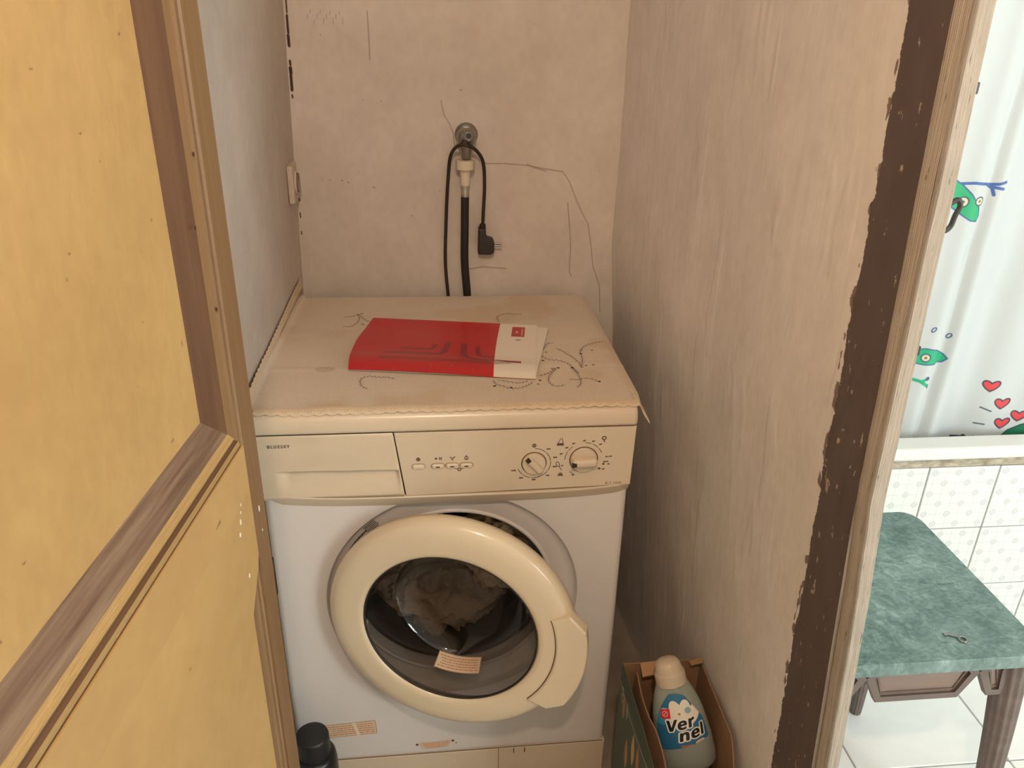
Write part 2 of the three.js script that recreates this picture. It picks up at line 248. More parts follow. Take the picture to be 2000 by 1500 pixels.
// ---------------------------------------------------------------- washing machine
const enamel = phy({ color: new THREE.Color().setRGB(0.69, 0.645, 0.61), roughness: 0.35, clearcoat: 0.25, clearcoatRoughness: 0.2 });
const creamTex = dtex(256, 256, (u, v) => { const k = 10 * (fbm(u * 5, v * 5, 2, 4) - 0.5); return [212 + k, 195 + k, 170 + k]; });
const cream = phy({ map: creamTex, roughness: 0.32, clearcoat: 0.2, clearcoatRoughness: 0.2 });
const doorCream = phy({ color: 0xdccbae, roughness: 0.28, clearcoat: 0.4, clearcoatRoughness: 0.12 });
const gapM = std({ color: 0x2a1f18, roughness: 0.8 });
const wm = thing('washing_machine', 'white front-loading washing machine with its yellowed porthole door ajar', 'washing machine');
{
  const HX = 0.298, HL = 0.307, D = -0.525, CY = 0.472, CX = 0;
  // front sheet with a round opening and pressed ring
  const sh = new THREE.Shape(); sh.moveTo(-HL + 0.012, 0.09); sh.lineTo(HX - 0.012, 0.09); sh.lineTo(HX - 0.012, 0.70); sh.lineTo(-HL + 0.012, 0.70); sh.closePath();
  const hole = new THREE.Path(); hole.absarc(CX, CY, 0.222, 0, Math.PI * 2, true); sh.holes.push(hole);
  const front = T(extr(sh, 0.01, 0, 72), 0, 0, -0.01);
  const ring = T(lathe([[0.176, -0.05], [0.176, -0.020], [0.180, -0.013], [0.205, -0.012], [0.215, -0.011], [0.219, -0.006], [0.2222, 0]].reverse(), 96).rotateX(Math.PI / 2), CX, CY, 0);
  const lip = T(new THREE.TorusGeometry(0.178, 0.004, 12, 96), CX, CY, -0.014);
  const edgeR = (s) => grid(8, 1, (u, v) => { const a = u * Math.PI / 2; const x = s * (HX - 0.012 + 0.012 * Math.sin(a)); return [s > 0 ? x : s * (HL - 0.012 + 0.012 * Math.cos(a)), mix(0.09, 0.70, v), s > 0 ? -0.012 + 0.012 * Math.cos(a) : -0.012 + 0.012 * Math.sin(a)]; });
  mesh('body', [front, edgeR(1), edgeR(-1), box(HX - 0.008, HX, 0.03, 0.80, D, -0.012), box(-HL, -HL + 0.008, 0.03, 0.80, D, -0.012), box(-HL, HX, 0.03, 0.80, D, D + 0.008), box(-HL, HX, 0.02, 0.03, D, -0.012)], enamel, wm);
  mesh('porthole_ring', [ring, lip], enamel, wm);
  // kick panel
  const kick = new THREE.Shape(); kick.moveTo(-0.243, 0.092); kick.lineTo(HX, 0.098); kick.lineTo(HX, 0.012); kick.lineTo(-0.205, 0.012); kick.quadraticCurveTo(-0.24, 0.03, -0.243, 0.092);
  const kp = mesh('kick_panel', [T(extr(kick, 0.012, 0.002), 0, -0.003, -0.010)], cream, wm);
  mesh('kick_gap', [grid(40, 1, (u, v) => [mix(-0.243, HX - 0.004, u), mix(0.092, 0.098, u) - 0.0035 + 0.003 * v, 0.0035]), box(0.0835, 0.0847, 0.012, 0.092, 0.002, 0.0042)], std({ color: 0x7d6a55 }), kp);
  mesh('latch_slot', [box(0.114, 0.1155, 0.078, 0.091, 0.003, 0.0052), box(0.1355, 0.137, 0.078, 0.091, 0.003, 0.0052)], gapM, kp);
  mesh('body_side_foot', [box(-HL, -0.243, 0.02, 0.092, -0.012, -0.001)], enamel, wm);
  for (const [x, z] of [[-0.25, -0.06], [0.25, -0.06], [-0.25, -0.46], [0.25, -0.46]]) mesh('foot', T(cyl(0.02, 0.024, 0.022, 20), x, 0.011, z), std({ color: 0x222222 }), wm);
  // fascia base with its chin
  const chinG = grid(40, 4, (u, v) => { const q = [[0.000, 0.674], [0.003, 0.677], [0.012, 0.694], [0.013, 0.698], [0.006, 0.699]][Math.round(v * 4)]; const x = mix(-HL, HX, u), c = 0.012 * (x / HX) ** 4; return [x, q[1] + c * (v < 1 ? 1 : 0.8), q[0] - 0.006 * smooth(0.28, 0.298, Math.abs(x))]; });
  mesh('fascia_chin', [chinG, box(-HL, HX, 0.70, 0.806, -0.03, 0.001)], cream, wm);
  // control panel
  const cp = new THREE.Shape(); cp.moveTo(-0.0755, 0.699); cp.lineTo(HX - 0.001, 0.706); cp.lineTo(HX + 0.001, 0.8162); cp.lineTo(-0.0908, 0.8162); cp.closePath();
  const panel = mesh('control_panel', T(extr(cp, 0.009, 0.0015), 0, 0, 0.0025), cream, wm);
  mesh('drawer_gap', extr([[-0.0908, 0.8162], [-0.0925, 0.8162], [-0.0775, 0.697], [-0.0757, 0.697]], 0.0015).translate(0, 0, 0.0055), gapM, wm);
  // detergent drawer: pressed front with a finger recess
  const dr = mesh('detergent_drawer', grid(150, 70, (u, v) => {
    const y = mix(0.7, 0.8162, v), x = mix(-HL - 0.001 - 0.001 * v, mix(-0.0779, -0.0926, v), u);
    const yTop = 0.7525 - 0.004 * u; const inX = smooth(-0.282, -0.258, x) * smooth(-0.083, -0.093, x - 0.0 * v + (y - 0.75) * 0.13);
    const rec = y < yTop ? inX * smooth(yTop, yTop - 0.0025, y) * (0.0075 * smooth(0.702, 0.748, y)) : 0;
    const ed = Math.min(smooth(0, 0.012, u), smooth(0, 0.012, 1 - u), smooth(0, 0.03, v), smooth(0, 0.02, 1 - v));
    return [x, y, 0.0128 - rec - 0.002 * (1 - ed)];
  }), cream, wm);
  mesh('drawer_bottom_gap', grid(30, 1, (u, v) => { const x = mix(-HL, -0.078, u); return [x, 0.6985 + 0.012 * (x / HX) ** 4 + (v - 0.5) * 0.0016, 0.0122 - 0.006 * smooth(0.28, 0.298, Math.abs(x))]; }), std({ color: 0x7a6750 }), wm);
  // lid
  const lidP = new THREE.Shape(); lidP.moveTo(-0.53, 0.819); lidP.lineTo(0.010, 0.8185); lidP.quadraticCurveTo(0.016, 0.8185, 0.016, 0.826); lidP.bezierCurveTo(0.016, 0.842, 0.010, 0.852, -0.006, 0.852); lidP.lineTo(-0.53, 0.852); lidP.closePath();
  const lid = extr(lidP, 0.596, 0.006, 16); lid.rotateY(-Math.PI / 2); lid.translate(0.294, 0, 0);
  mesh('lid', lid, cream, wm);
  mesh('lid_gap', box(-HL + 0.002, HX - 0.002, 0.8145, 0.8192, -0.40, 0.0085), gapM, wm);
  // printed signs on the control panel
  const W = 0.375, Hh = 0.104, cw = 2000, ch = 555, X = (x) => (x + 0.08) / W * cw, Y = (y) => (0.812 - y) / Hh * ch, K = cw / W;
  const print = ctex(cw, ch, (g) => {
    g.clearRect(0, 0, cw, ch); const ink = 'rgba(92,70,58,1)', ink2 = 'rgba(120,96,80,1)'; g.strokeStyle = ink; g.fillStyle = ink; g.lineWidth = 4;
    const t = (s, x, y, px) => { g.font = `bold ${px}px sans-serif`; g.textAlign = 'center'; g.textBaseline = 'middle'; g.fillText(s, X(x), Y(y)); };
    const arc = (x, y, r, a, b) => { g.beginPath(); g.arc(X(x), Y(y), r * K, a * R, b * R); g.stroke(); };
    // buttons' symbols
    g.fillStyle = ink2; g.beginPath(); g.arc(X(-0.05), Y(0.7615), 18, 0, 7); g.fill(); g.fillStyle = ink; g.fillRect(X(-0.05) - 3, Y(0.7615) - 20, 6, 26);
    g.beginPath(); g.moveTo(X(-0.023), Y(0.7645)); g.lineTo(X(-0.019), Y(0.762)); g.lineTo(X(-0.023), Y(0.7595)); g.fill(); g.fillRect(X(-0.0165), Y(0.7645), 7, 27); g.fillRect(X(-0.0140), Y(0.7645), 7, 27);
    g.fillStyle = ink2; for (const [dx, dy] of [[0, 0], [0.0025, 0.001], [0.001, -0.0025], [0.004, 0.0025], [-0.002, 0.002]]) g.fillRect(X(0.004 + dx) - 7, Y(0.7615 + dy) - 5, 12, 10);
    g.beginPath(); g.arc(X(0.027), Y(0.7615), 16, 0, 7); g.stroke(); g.fillRect(X(0.027) - 14, Y(0.761), 28, 12); g.beginPath(); g.moveTo(X(0.0255), Y(0.763)); g.lineTo(X(0.027), Y(0.7675)); g.lineTo(X(0.0285), Y(0.763)); g.fill();
    g.beginPath(); g.arc(X(0.0155), Y(0.7405), 13, 0, 7); g.lineWidth = 7; g.stroke(); g.lineWidth = 2; g.beginPath(); g.moveTo(X(0.006), Y(0.7435)); g.lineTo(X(0.013), Y(0.7410)); g.moveTo(X(0.018), Y(0.7410)); g.lineTo(X(0.025), Y(0.7435)); g.stroke();
    g.lineWidth = 4; g.strokeStyle = ink;
    // spin dial scale
    for (const [a, b] of [[-88, -50], [-46, -8], [-4, 32], [36, 62], [66, 98], [102, 128], [132, 158]]) arc(0.137, 0.7475, 0.0275, a, b);
    g.fillStyle = ink; g.beginPath(); g.arc(X(0.1365), Y(0.7805), 18, 0, 7); g.fill(); g.fillStyle = 'rgba(200,175,150,1)'; for (const dx of [-9, 0, 9]) g.fillRect(X(0.1365) + dx - 2, Y(0.7805) - 8, 4, 14); g.fillStyle = ink;
    t('200', 0.160, 0.7735, 21); t('500', 0.1715, 0.7575, 21); t('600', 0.1715, 0.740, 21); t('700', 0.160, 0.7235, 21); t('800', 0.1375, 0.7165, 21); t('900', 0.1165, 0.7205, 21); t('1000', 0.1035, 0.735, 21);
    // programme dial scale
    for (const [a, b] of [[-178, -150], [-146, -128], [-88, -70], [-64, -44], [-40, -22], [118, 136]]) arc(0.219, 0.7515, 0.0315, a, b);
    t('30°', 0.1815, 0.7635, 19); t('40°', 0.190, 0.7745, 19); t('60°', 0.201, 0.782, 19); t('90°', 0.2185, 0.7865, 19); t('60°', 0.2335, 0.785, 19); t('40°', 0.2455, 0.779, 19);
    t('eco 40', 0.260, 0.756, 19); t('quick', 0.256, 0.7465, 18); t('30', 0.261, 0.7415, 18); t('30°', 0.253, 0.732, 18); t('30°', 0.203, 0.7225, 19); t('✿ ❦', 0.217, 0.7215, 24); t('∪', 0.232, 0.7245, 24); t('40°', 0.184, 0.741, 17);
    g.beginPath(); g.arc(X(0.246), Y(0.7335), 11, 0, 7); g.fill(); g.beginPath(); g.arc(X(0.2525), Y(0.742), 10, 0, 7); g.fill();
    g.lineWidth = 4; g.beginPath(); g.moveTo(X(0.1795), Y(0.7925)); g.lineTo(X(0.1735), Y(0.7795)); g.lineTo(X(0.1845), Y(0.7795)); g.lineTo(X(0.1815), Y(0.7925)); g.stroke(); g.fillRect(X(0.1735), Y(0.7835), 58, 20); // flask
    g.beginPath(); g.ellipse(X(0.1765), Y(0.744), 13, 26, -0.4, 0, 7); g.stroke(); g.beginPath(); g.moveTo(X(0.178), Y(0.741)); g.lineTo(X(0.1835), Y(0.7325)); g.stroke();
    g.fillStyle = ink2; g.beginPath(); g.arc(X(0.1815), Y(0.7235), 22, Math.PI, 0); g.fill(); g.fillRect(X(0.1775), Y(0.7235), 44, 10); g.fillStyle = ink; g.beginPath(); g.arc(X(0.1815), Y(0.7235), 9, 0, 7); g.stroke();
    g.lineWidth = 8; g.beginPath(); g.arc(X(0.2505), Y(0.7905), 16, 0, 7); g.stroke(); g.beginPath(); g.moveTo(X(0.2505), Y(0.788)); g.lineTo(X(0.2515), Y(0.783)); g.stroke();
  });
  const pr = new THREE.PlaneGeometry(W, Hh); pr.translate(-0.08 + W / 2, 0.812 - Hh / 2, 0.0132);
  mesh('printed_symbols', pr, std({ map: print, transparent: true, alphaTest: 0.02, roughness: 0.5 }), panel);
  const textTex = (s, w, h, px, col, sp = 0) => ctex(w, h, (g) => { g.clearRect(0, 0, w, h); g.fillStyle = col; g.font = `bold ${px}px sans-serif`; g.textBaseline = 'middle'; g.textAlign = 'left'; const tw = [...s].reduce((a, c) => a + g.measureText(c).width + sp, 0); let x = (w - tw) / 2; for (const c of s) { g.fillText(c, x, h / 2); x += g.measureText(c).width + sp; } });
  const brand = new THREE.PlaneGeometry(0.046, 0.010); brand.translate(-0.2695, 0.7985, 0.0134);
  mesh('brand_lettering', brand, std({ map: textTex('BLUESKY', 512, 111, 84, 'rgba(118,108,94,1)', 6), transparent: true, alphaTest: 0.02 }), dr);
  const model = new THREE.PlaneGeometry(0.034, 0.006); model.translate(0.268, 0.7015, 0.0134); model.rotateX(0);
  mesh('model_lettering', T(new THREE.PlaneGeometry(0.034, 0.007), 0.268, 0.7105, 0.01335), std({ map: textTex('BLF 1009', 400, 82, 60, 'rgba(150,122,102,1)', 10), transparent: true, alphaTest: 0.02 }), panel);
  // push buttons
  [-0.05, -0.019, 0.004, 0.027].forEach((x, i) => {
    const b = mesh('push_button', T(new RoundedBoxGeometry(0.0195, 0.0085, 0.006, 3, 0.0025), x, 0.7475, 0.0125), cream, panel);
    mesh('button_surround', new THREE.TubeGeometry(new THREE.CatmullRomCurve3([[-0.0108, -0.002], [-0.0106, 0.003], [-0.008, 0.0052], [0.008, 0.0052], [0.0106, 0.003], [0.0108, -0.002]].map(([a, c]) => new THREE.Vector3(x + a, 0.7475 + c, 0.0132))), 30, 0.0004, 6), std({ color: 0x8a705a }), b);
    if (i) mesh('indicator', box(x - 0.0032, x + 0.0032, 0.7466, 0.7484, 0.0150, 0.0158), std({ color: 0x1a1210 }), b);
  });
  // dials
  const dial = (x, y, r, ang, h, wide) => {
    const k = new THREE.Group(); k.name = 'dial'; k.position.set(x, y, 0.013); panel.add(k);
    mesh('dial_base', lathe([[0, 0.006], [r * 0.9, 0.006], [r * 0.96, 0.0045], [r, 0]], 48).rotateX(Math.PI / 2), cream, k);
    mesh('dial_gap', T(new THREE.TorusGeometry(r + 0.0006, 0.0008, 8, 60), 0, 0, 0), std({ color: 0x5a4536 }), k);
    const bar = new RoundedBoxGeometry(r * 1.86, wide, h, 5, Math.min(wide, h) * 0.42); bar.rotateZ(ang); mesh('dial_grip', T(bar, 0, 0, h / 2), cream, k);
    const m = box(-r * 0.98, -r * 0.62, -0.0035, 0.0035, h - 0.003, h + 0.0004); m.rotateZ(ang); mesh('pointer', m, std({ color: 0x2c211b }), k);
  };
  dial(0.137, 0.7475, 0.0195, -48 * R, 0.013, 0.0125);
  dial(0.219, 0.7515, 0.0225, 2 * R, 0.018, 0.015);
  for (const o of panel.children) if (o.name !== 'model_lettering') { o.position.y += 0.006; o.position.x -= 0.004; }
  // stickers and marks on the front
  const sticker = (w, h, rows, crease) => ctex(512, Math.round(512 * h / w), (g, cw2, ch2) => { g.fillStyle = '#d8c0a4'; g.fillRect(0, 0, cw2, ch2); g.strokeStyle = '#b8744c'; g.lineWidth = 5; g.strokeRect(5, 5, cw2 - 10, ch2 - 10); const r = rng(rows * 7); g.fillStyle = '#bd7648'; for (let i = 0; i < rows; i++) { const y = ch2 * (0.16 + 0.72 * i / (rows - 0.4)); let x = cw2 * (0.05 + 0.08 * r()); while (x < cw2 * 0.93) { const l = 10 + 34 * r(); g.fillRect(x, y, Math.min(l, cw2 * 0.95 - x), ch2 * 0.055); x += l + 7; } } if (crease) { g.fillStyle = '#e2d0b8'; g.beginPath(); g.moveTo(cw2 * 0.53, 0); g.lineTo(cw2 * 0.6, 0); g.lineTo(cw2 * 0.66, ch2); g.lineTo(cw2 * 0.6, ch2); g.fill(); } });
  const quad = (p, z, m, name, parent) => mesh(name, grid(8, 4, (u, v) => { const b = [mix(p[3][0], p[2][0], u), mix(p[3][1], p[2][1], u)], t = [mix(p[0][0], p[1][0], u), mix(p[0][1], p[1][1], u)]; return [mix(b[0], t[0], v), mix(b[1], t[1], v), z]; }), m, parent);
  quad([[-0.249, 0.181], [-0.153, 0.187], [-0.151, 0.152], [-0.248, 0.147]], 0.0006, std({ map: sticker(0.1, 0.036, 5, true), roughness: 0.5 }), 'warning_sticker', wm);
  quad([[-0.074, 0.117], [-0.008, 0.120], [-0.016, 0.102], [-0.066, 0.100]], 0.0006, std({ map: ctex(256, 80, (g) => { g.fillStyle = '#d6bda6'; g.fillRect(0, 0, 256, 80); g.fillStyle = '#c9814f'; const r = rng(3); for (let i = 0; i < 5; i++) for (let x = 20 + i * 6; x < 230 - i * 6;) { const l = 8 + 22 * r(); g.fillRect(x, 8 + i * 14, l, 6); x += l + 5; } }), roughness: 0.5 }), 'warning_label', wm);
  [[-0.076, 0.1135, 0.0028], [-0.006, 0.1185, 0.0028], [0.0005, 0.112, 0.0014]].forEach(([x, y, r]) => { const g = new THREE.SphereGeometry(r, 12, 8); g.scale(1, 1, 0.2); mesh('rust_spot', T(g, x, y, 0.0004), std({ color: 0x6a3c28, roughness: 0.9 }), wm); });
  mesh('lock_slot', [extr([[0.189, 0.479], [0.1955, 0.478], [0.1945, 0.470]], 0.001).translate(0, 0, -0.0105)], std({ color: 0x0c0a0a }), wm);
  const ringText = ctex(512, 128, (g) => { g.clearRect(0, 0, 512, 128); g.fillStyle = 'rgba(60,44,36,1)'; const r = rng(21); g.beginPath(); g.arc(12, 62, 10, 0, 7); g.fill(); for (let x = 32; x < 330;) { const l = 6 + 16 * r(); g.fillRect(x, 50, l, 26); x += l + 6; } for (let i = 0; i < 5; i++) for (let x = 340 + 8 * r(); x < 500;) { const l = 6 + 18 * r(); g.fillRect(x, 8 + i * 24, l, 12); x += l + 7; } });
  mesh('ring_print', grid(24, 2, (u, v) => { const a = mix(150, 128, u) * R, r = mix(0.1985, 0.214, v); return [CX + r * Math.cos(a), CY + r * Math.sin(a), -0.0108]; }), std({ map: ringText, transparent: true, alphaTest: 0.02 }), wm);
  // rubber gasket and drum
  mesh('gasket', T(lathe([[0.176, -0.045], [0.168, -0.035], [0.160, -0.040], [0.158, -0.060], [0.166, -0.085], [0.160, -0.11], [0.168, -0.12]], 96).rotateX(Math.PI / 2), CX, CY, 0), phy({ color: 0x4d4a48, roughness: 0.45, side: THREE.DoubleSide }), wm);
  const drumTex = grey(512, 256, (u, v) => { const a = (u * 48) % 1 - 0.5, b = (v * 16 + (Math.floor(u * 48) % 2) * 0.5) % 1 - 0.5; return a * a + b * b < 0.05 ? 0.0 : 1; });
  mesh('drum', T(lathe([[0.168, -0.115], [0.235, -0.125], [0.24, -0.14], [0.24, -0.42], [0.22, -0.44], [0, -0.45]], 96).rotateX(Math.PI / 2), CX, CY, 0), std({ color: 0x8a8886, metalness: 0.85, roughness: 0.38, bumpMap: drumTex, bumpScale: 0.002, side: THREE.DoubleSide }), wm);
  for (const a of [0.5, 2.6, 4.7]) { const g = rbox(-0.012, 0.012, -0.03, 0.03, -0.15, 0.15, 0.01); g.translate(0, -0.215, -0.28); g.rotateZ(a); T(g, CX, CY, 0); mesh('drum_paddle', g, std({ color: 0x77787a, roughness: 0.4 }), wm); }

  // ---- porthole door, hinged on the left and standing ajar
  const dg = new THREE.Group(); dg.name = 'porthole_door'; dg.position.set(-0.012, 0.478, 0.093); dg.rotation.y = -16.3 * R; wm.add(dg);
  const RO = 0.215;
  mesh('door_ring', lathe([[0.152, -0.010], [0.1505, -0.004], [0.154, -0.0015], [0.162, 0.0005], [0.185, 0.0005], [0.199, -0.0015], [0.208, -0.006], [0.2135, -0.013], [RO, -0.022], [RO - 0.0012, -0.033], [0.206, -0.036], [0.172, -0.034], [0.152, -0.010]].reverse(), 128).rotateX(Math.PI / 2), doorCream, dg);
  mesh('glass_seal', T(new THREE.TorusGeometry(0.1495, 0.0022, 10, 128), 0, 0, -0.006), std({ color: 0x241d18, roughness: 0.5 }), dg);
  const gp = [[0.1490, -0.004], [0.147, -0.013], [0.142, -0.030], [0.136, -0.050], [0.130, -0.075], [0.120, -0.092], [0.098, -0.101], [0.06, -0.106], [0.0, -0.108]];
  const glass = phy({ color: 0xb4b0ac, transmission: 1, thickness: 0, roughness: 0.03, ior: 1.5, side: THREE.DoubleSide });
  mesh('glass_bowl', lathe(gp.reverse(), 96).rotateX(Math.PI / 2), glass, dg);
  // grip set into the right of the ring
  const grip = new THREE.Shape(); const P = (r, a) => [r * Math.cos(a * R), r * Math.sin(a * R)];
  grip.moveTo(...P(0.181, 19)); for (let a = 19; a >= -41; a -= 3) grip.lineTo(...P(0.181, a)); grip.lineTo(...P(0.216, -38)); grip.lineTo(...P(0.232, -31)); for (let a = -31; a <= 12; a += 3) grip.lineTo(...P(0.233, a)); grip.lineTo(...P(0.2145, 20)); grip.closePath();
  mesh('door_grip', T(extr(grip, 0.016, 0.004, 4), 0, 0, -0.0155), doorCream, dg);
  mesh('grip_gap', new THREE.TubeGeometry(new THREE.CatmullRomCurve3(Array.from({ length: 20 }, (_, i) => { const p = P(0.1805, 19 - i * 3.15); return new THREE.Vector3(p[0], p[1], 0.0006); })), 40, 0.0008, 6), std({ color: 0x4a3826 }), dg);
  const gs = grid(20, 6, (u, v) => { const a = mix(252, 288, u) * R, r = mix(0.1350, 0.1265, v); return [r * Math.cos(a), r * Math.sin(a), mix(-0.048, -0.080, v)]; });
  mesh('glass_sticker', gs, std({ map: sticker(0.066, 0.03, 5, false), roughness: 0.5, side: THREE.DoubleSide }), dg);
  mesh('hinge', [rbox(-0.206, -0.186, -0.05, 0.05, -0.055, -0.034, 0.003)], std({ color: 0x8c8880, metalness: 0.6, roughness: 0.4 }), dg);
}
// laundry in the drum
function laundry(label, at, size, rgb, seed, group) {
  const g = new THREE.IcosahedronGeometry(1, 24), p = g.attributes.position, v = new THREE.Vector3();
  for (let i = 0; i < p.count; i++) {
    v.fromBufferAttribute(p, i).normalize();
    const q = fbm(v.x * 2.2 + 5, v.y * 2.2 + v.z * 1.7, seed, 3), rdg = 1 - Math.abs(2 * fbm(v.x * 2.6 + q * 3 + 9, v.y * 2.2 - v.z * 2.4 + q * 2, seed + 40, 3) - 1);
    const k = 0.72 + 0.2 * q + 0.34 * (rdg - 0.6); p.setXYZ(i, v.x * k * size[0], v.y * k * size[1], v.z * k * size[2]);
  }
  g.computeVertexNormals();
  const o = mesh('laundry', g, std({ color: new THREE.Color(...rgb.map((x) => x / 255)).convertSRGBToLinear(), roughness: 0.95 })); o.position.set(...at); return tag(o, label, 'laundry', group);
}
laundry('crumpled grey-brown towel in the drum behind the porthole glass', [-0.035, 0.365, -0.20], [0.165, 0.13, 0.13], [186, 170, 154], 3);
laundry('pale beige cloth at the right of the drum behind the glass', [0.098, 0.455, -0.175], [0.10, 0.105, 0.09], [232, 212, 182], 14);
laundry('dark grey garment at the left of the drum behind the glass', [-0.135, 0.465, -0.255], [0.075, 0.10, 0.10], [112, 106, 104], 25);

// ---------------------------------------------------------------- cloth on the machine
const EMB = [[[-0.202, -0.361], [-0.188, -0.358], [-0.178, -0.374], [-0.173, -0.403], [-0.177, -0.425]], [[-0.204, -0.413], [-0.19, -0.415], [-0.177, -0.427], [-0.169, -0.432]], [[-0.174, -0.425], [-0.165, -0.403], [-0.156, -0.39], [-0.148, -0.383]], [[-0.154, -0.365], [-0.151, -0.345]], [[-0.166, -0.378], [-0.162, -0.364]], [[0.106, -0.37], [0.104, -0.391], [0.108, -0.408], [0.124, -0.419], [0.139, -0.416], [0.156, -0.414]], [[-0.136, -0.071], [-0.145, -0.083], [-0.149, -0.101], [-0.146, -0.115], [-0.135, -0.121], [-0.12, -0.117], [-0.105, -0.116], [-0.091, -0.109]], [[0.074, -0.094], [0.078, -0.076], [0.088, -0.07], [0.099, -0.061], [0.114, -0.06], [0.127, -0.068], [0.139, -0.082]], [[0.082, -0.094], [0.099, -0.087], [0.116, -0.08], [0.132, -0.088]], [[0.203, -0.229], [0.215, -0.207], [0.225, -0.186], [0.232, -0.162], [0.233, -0.139]], [[0.233, -0.139], [0.241, -0.175], [0.245, -0.216], [0.26, -0.241], [0.276, -0.251], [0.295, -0.259]], [[0.215, -0.143], [0.221, -0.117], [0.222, -0.086], [0.217, -0.066], [0.211, -0.06]], [[0.193, -0.069], [0.175, -0.066], [0.168, -0.08], [0.168, -0.095], [0.174, -0.113], [0.188, -0.138]], [[0.153, -0.108], [0.169, -0.117], [0.188, -0.141]], [[0.167, -0.199], [0.18, -0.178], [0.199, -0.173], [0.212, -0.156], [0.224, -0.117]], [[0.171, -0.213], [0.191, -0.255], [0.2, -0.255]], [[0.204, -0.093], [0.217, -0.09], [0.235, -0.095], [0.253, -0.08]]];
const DOTS = [[0.266, -0.217], [0.256, -0.15], [0.253, -0.08], [0.153, -0.09], [0.169, -0.174], [0.101, -0.063], [0.074, -0.071], [0.243, -0.148], [0.192, -0.141], [0.181, -0.138], [0.217, -0.141], [0.243, -0.202], [0.18, -0.212], [0.148, -0.075], [-0.177, -0.427], [-0.169, -0.432], [0.247, -0.219]];
{
  const X0 = -0.318, X1 = 0.312, Z0 = -0.534, Z1 = -0.006, w = 1280, h = 1072, X = (x) => (x - X0) / (X1 - X0) * w, Y = (z) => (z - Z0) / (Z1 - Z0) * h;
  const map = paintOver((u, v) => { const k = 16 * (fbm(u * 4, v * 4, 5, 4) - 0.5) + 8 * (fbm(u * 220, v * 180, 7, 2) - 0.5); const st = 14 * smooth(0.62, 0.75, fbm(u * 5 + 2, v * 5, 33, 3)); return [208 + k - st * 0.4, 193 + k - st * 0.8, 174 + k - st * 1.2]; }, w, h, (g) => {
    const r = rng(8); g.lineCap = 'round';
    for (const l of EMB) { // stem stitch with little thorns
      const c = new THREE.CatmullRomCurve3(l.map((p) => new THREE.Vector3(X(p[0]), Y(p[1]), 0))), n = Math.max(8, Math.round(c.getLength() / 4)), q = c.getSpacedPoints(n);
      g.strokeStyle = 'rgba(92,80,74,0.85)'; g.lineWidth = 2.3; g.beginPath(); q.forEach((p, i) => (i ? g.lineTo(p.x, p.y) : g.moveTo(p.x, p.y))); g.stroke();
      for (let i = 1; i < n; i += 2) { const t = q[i + 1] ? q[i + 1].clone().sub(q[i - 1]).normalize() : new THREE.Vector3(1, 0, 0), s = i % 4 === 1 ? 1 : -1; g.beginPath(); g.moveTo(q[i].x, q[i].y); g.lineTo(q[i].x + t.x * 4 - t.y * 7 * s, q[i].y + t.y * 4 + t.x * 7 * s); g.stroke(); }
    }
    for (const p of DOTS) { g.fillStyle = r() > 0.4 ? '#3a302c' : '#8a7a70'; g.save(); g.translate(X(p[0]), Y(p[1])); g.rotate(r()); g.fillRect(-4.5, -5, 9, 10); g.restore(); }
    g.fillStyle = 'rgba(160,136,112,0.35)'; g.beginPath(); g.ellipse(X(-0.213), Y(-0.155), 34, 24, 0, 0, 7); g.fill(); // old stain
  });
  const f = (u, v) => {
    const x0 = mix(X0, X1, u), z = mix(Z1, Z0, v); let x = x0, y = 0.8545 + 0.0022 * (fbm(x * 9, z * 9, 4, 3) - 0.5) + 0.0016 * Math.exp(-(((z + 0.155) / 0.004) ** 2)) + 0.001 * Math.exp(-(((x - 0.06) / 0.004) ** 2));
    const lw = leftX(0.86, z) + 0.003; if (x < lw + 0.012) { const t = lw + 0.012 - x; x = lw + 0.012 - Math.min(t, 0.010); y += Math.max(0, t - 0.004) * 1.3; }   // turned up along the wall
    const over = Math.max(0, x0 - 0.296); const droop = smooth(-0.05, -0.006, z); y -= over * 1.1 * (0.4 + 0.6 * droop); x += 0 * over;
    return [x, y, z];
  };
  const c = thing('embroidered_cloth', 'cream cloth with dark embroidered sprigs and lace edge covering the washing machine', 'cloth');
  mesh('fabric', sheet(90, 70, f, [0, -0.0012, 0], (u, v) => [u, v]), std({ map, roughness: 0.95, bumpMap: grey(256, 256, (u, v) => 0.5 + 0.5 * Math.sin(u * 400) * Math.sin(v * 400)), bumpScale: 0.0002 }), c);
  const laceTex = ctex(1024, 64, (g) => { g.fillStyle = '#d4c0a4'; g.fillRect(0, 0, 1024, 64); g.strokeStyle = '#b79c7c'; g.lineWidth = 2; for (let i = 0; i < 33; i++) { const x = i * 32; g.beginPath(); g.arc(x + 16, 20, 13, 0, Math.PI); g.stroke(); g.beginPath(); g.arc(x + 16, 20, 6, 0, 7); g.stroke(); for (let k = 0; k < 4; k++) { g.fillStyle = '#a98d6c'; g.fillRect(x + k * 8 + 2, 50, 3, 5); } } });
  const lace = std({ map: laceTex, roughness: 0.95 });
  const N = 330; mesh('front_lace', sheet(N, 4, (u, v) => { const x = mix(-0.304, 0.302, u), sc = 0.0022 * Math.abs(Math.sin(u * Math.PI * 33)) + 0.003 * (fbm(x * 14, 1, 3, 2) - 0.5); const t = 1 - v, z = -0.008 + t * (0.015 + sc); return [x, 0.8555 - Math.max(0, z + 0.003) * Math.max(0, z + 0.003) * 38 + 0.0006 * Math.sin(x * 60), z]; }, [0, -0.0009, 0], (u, v) => [u, 1 - v]), lace, c);
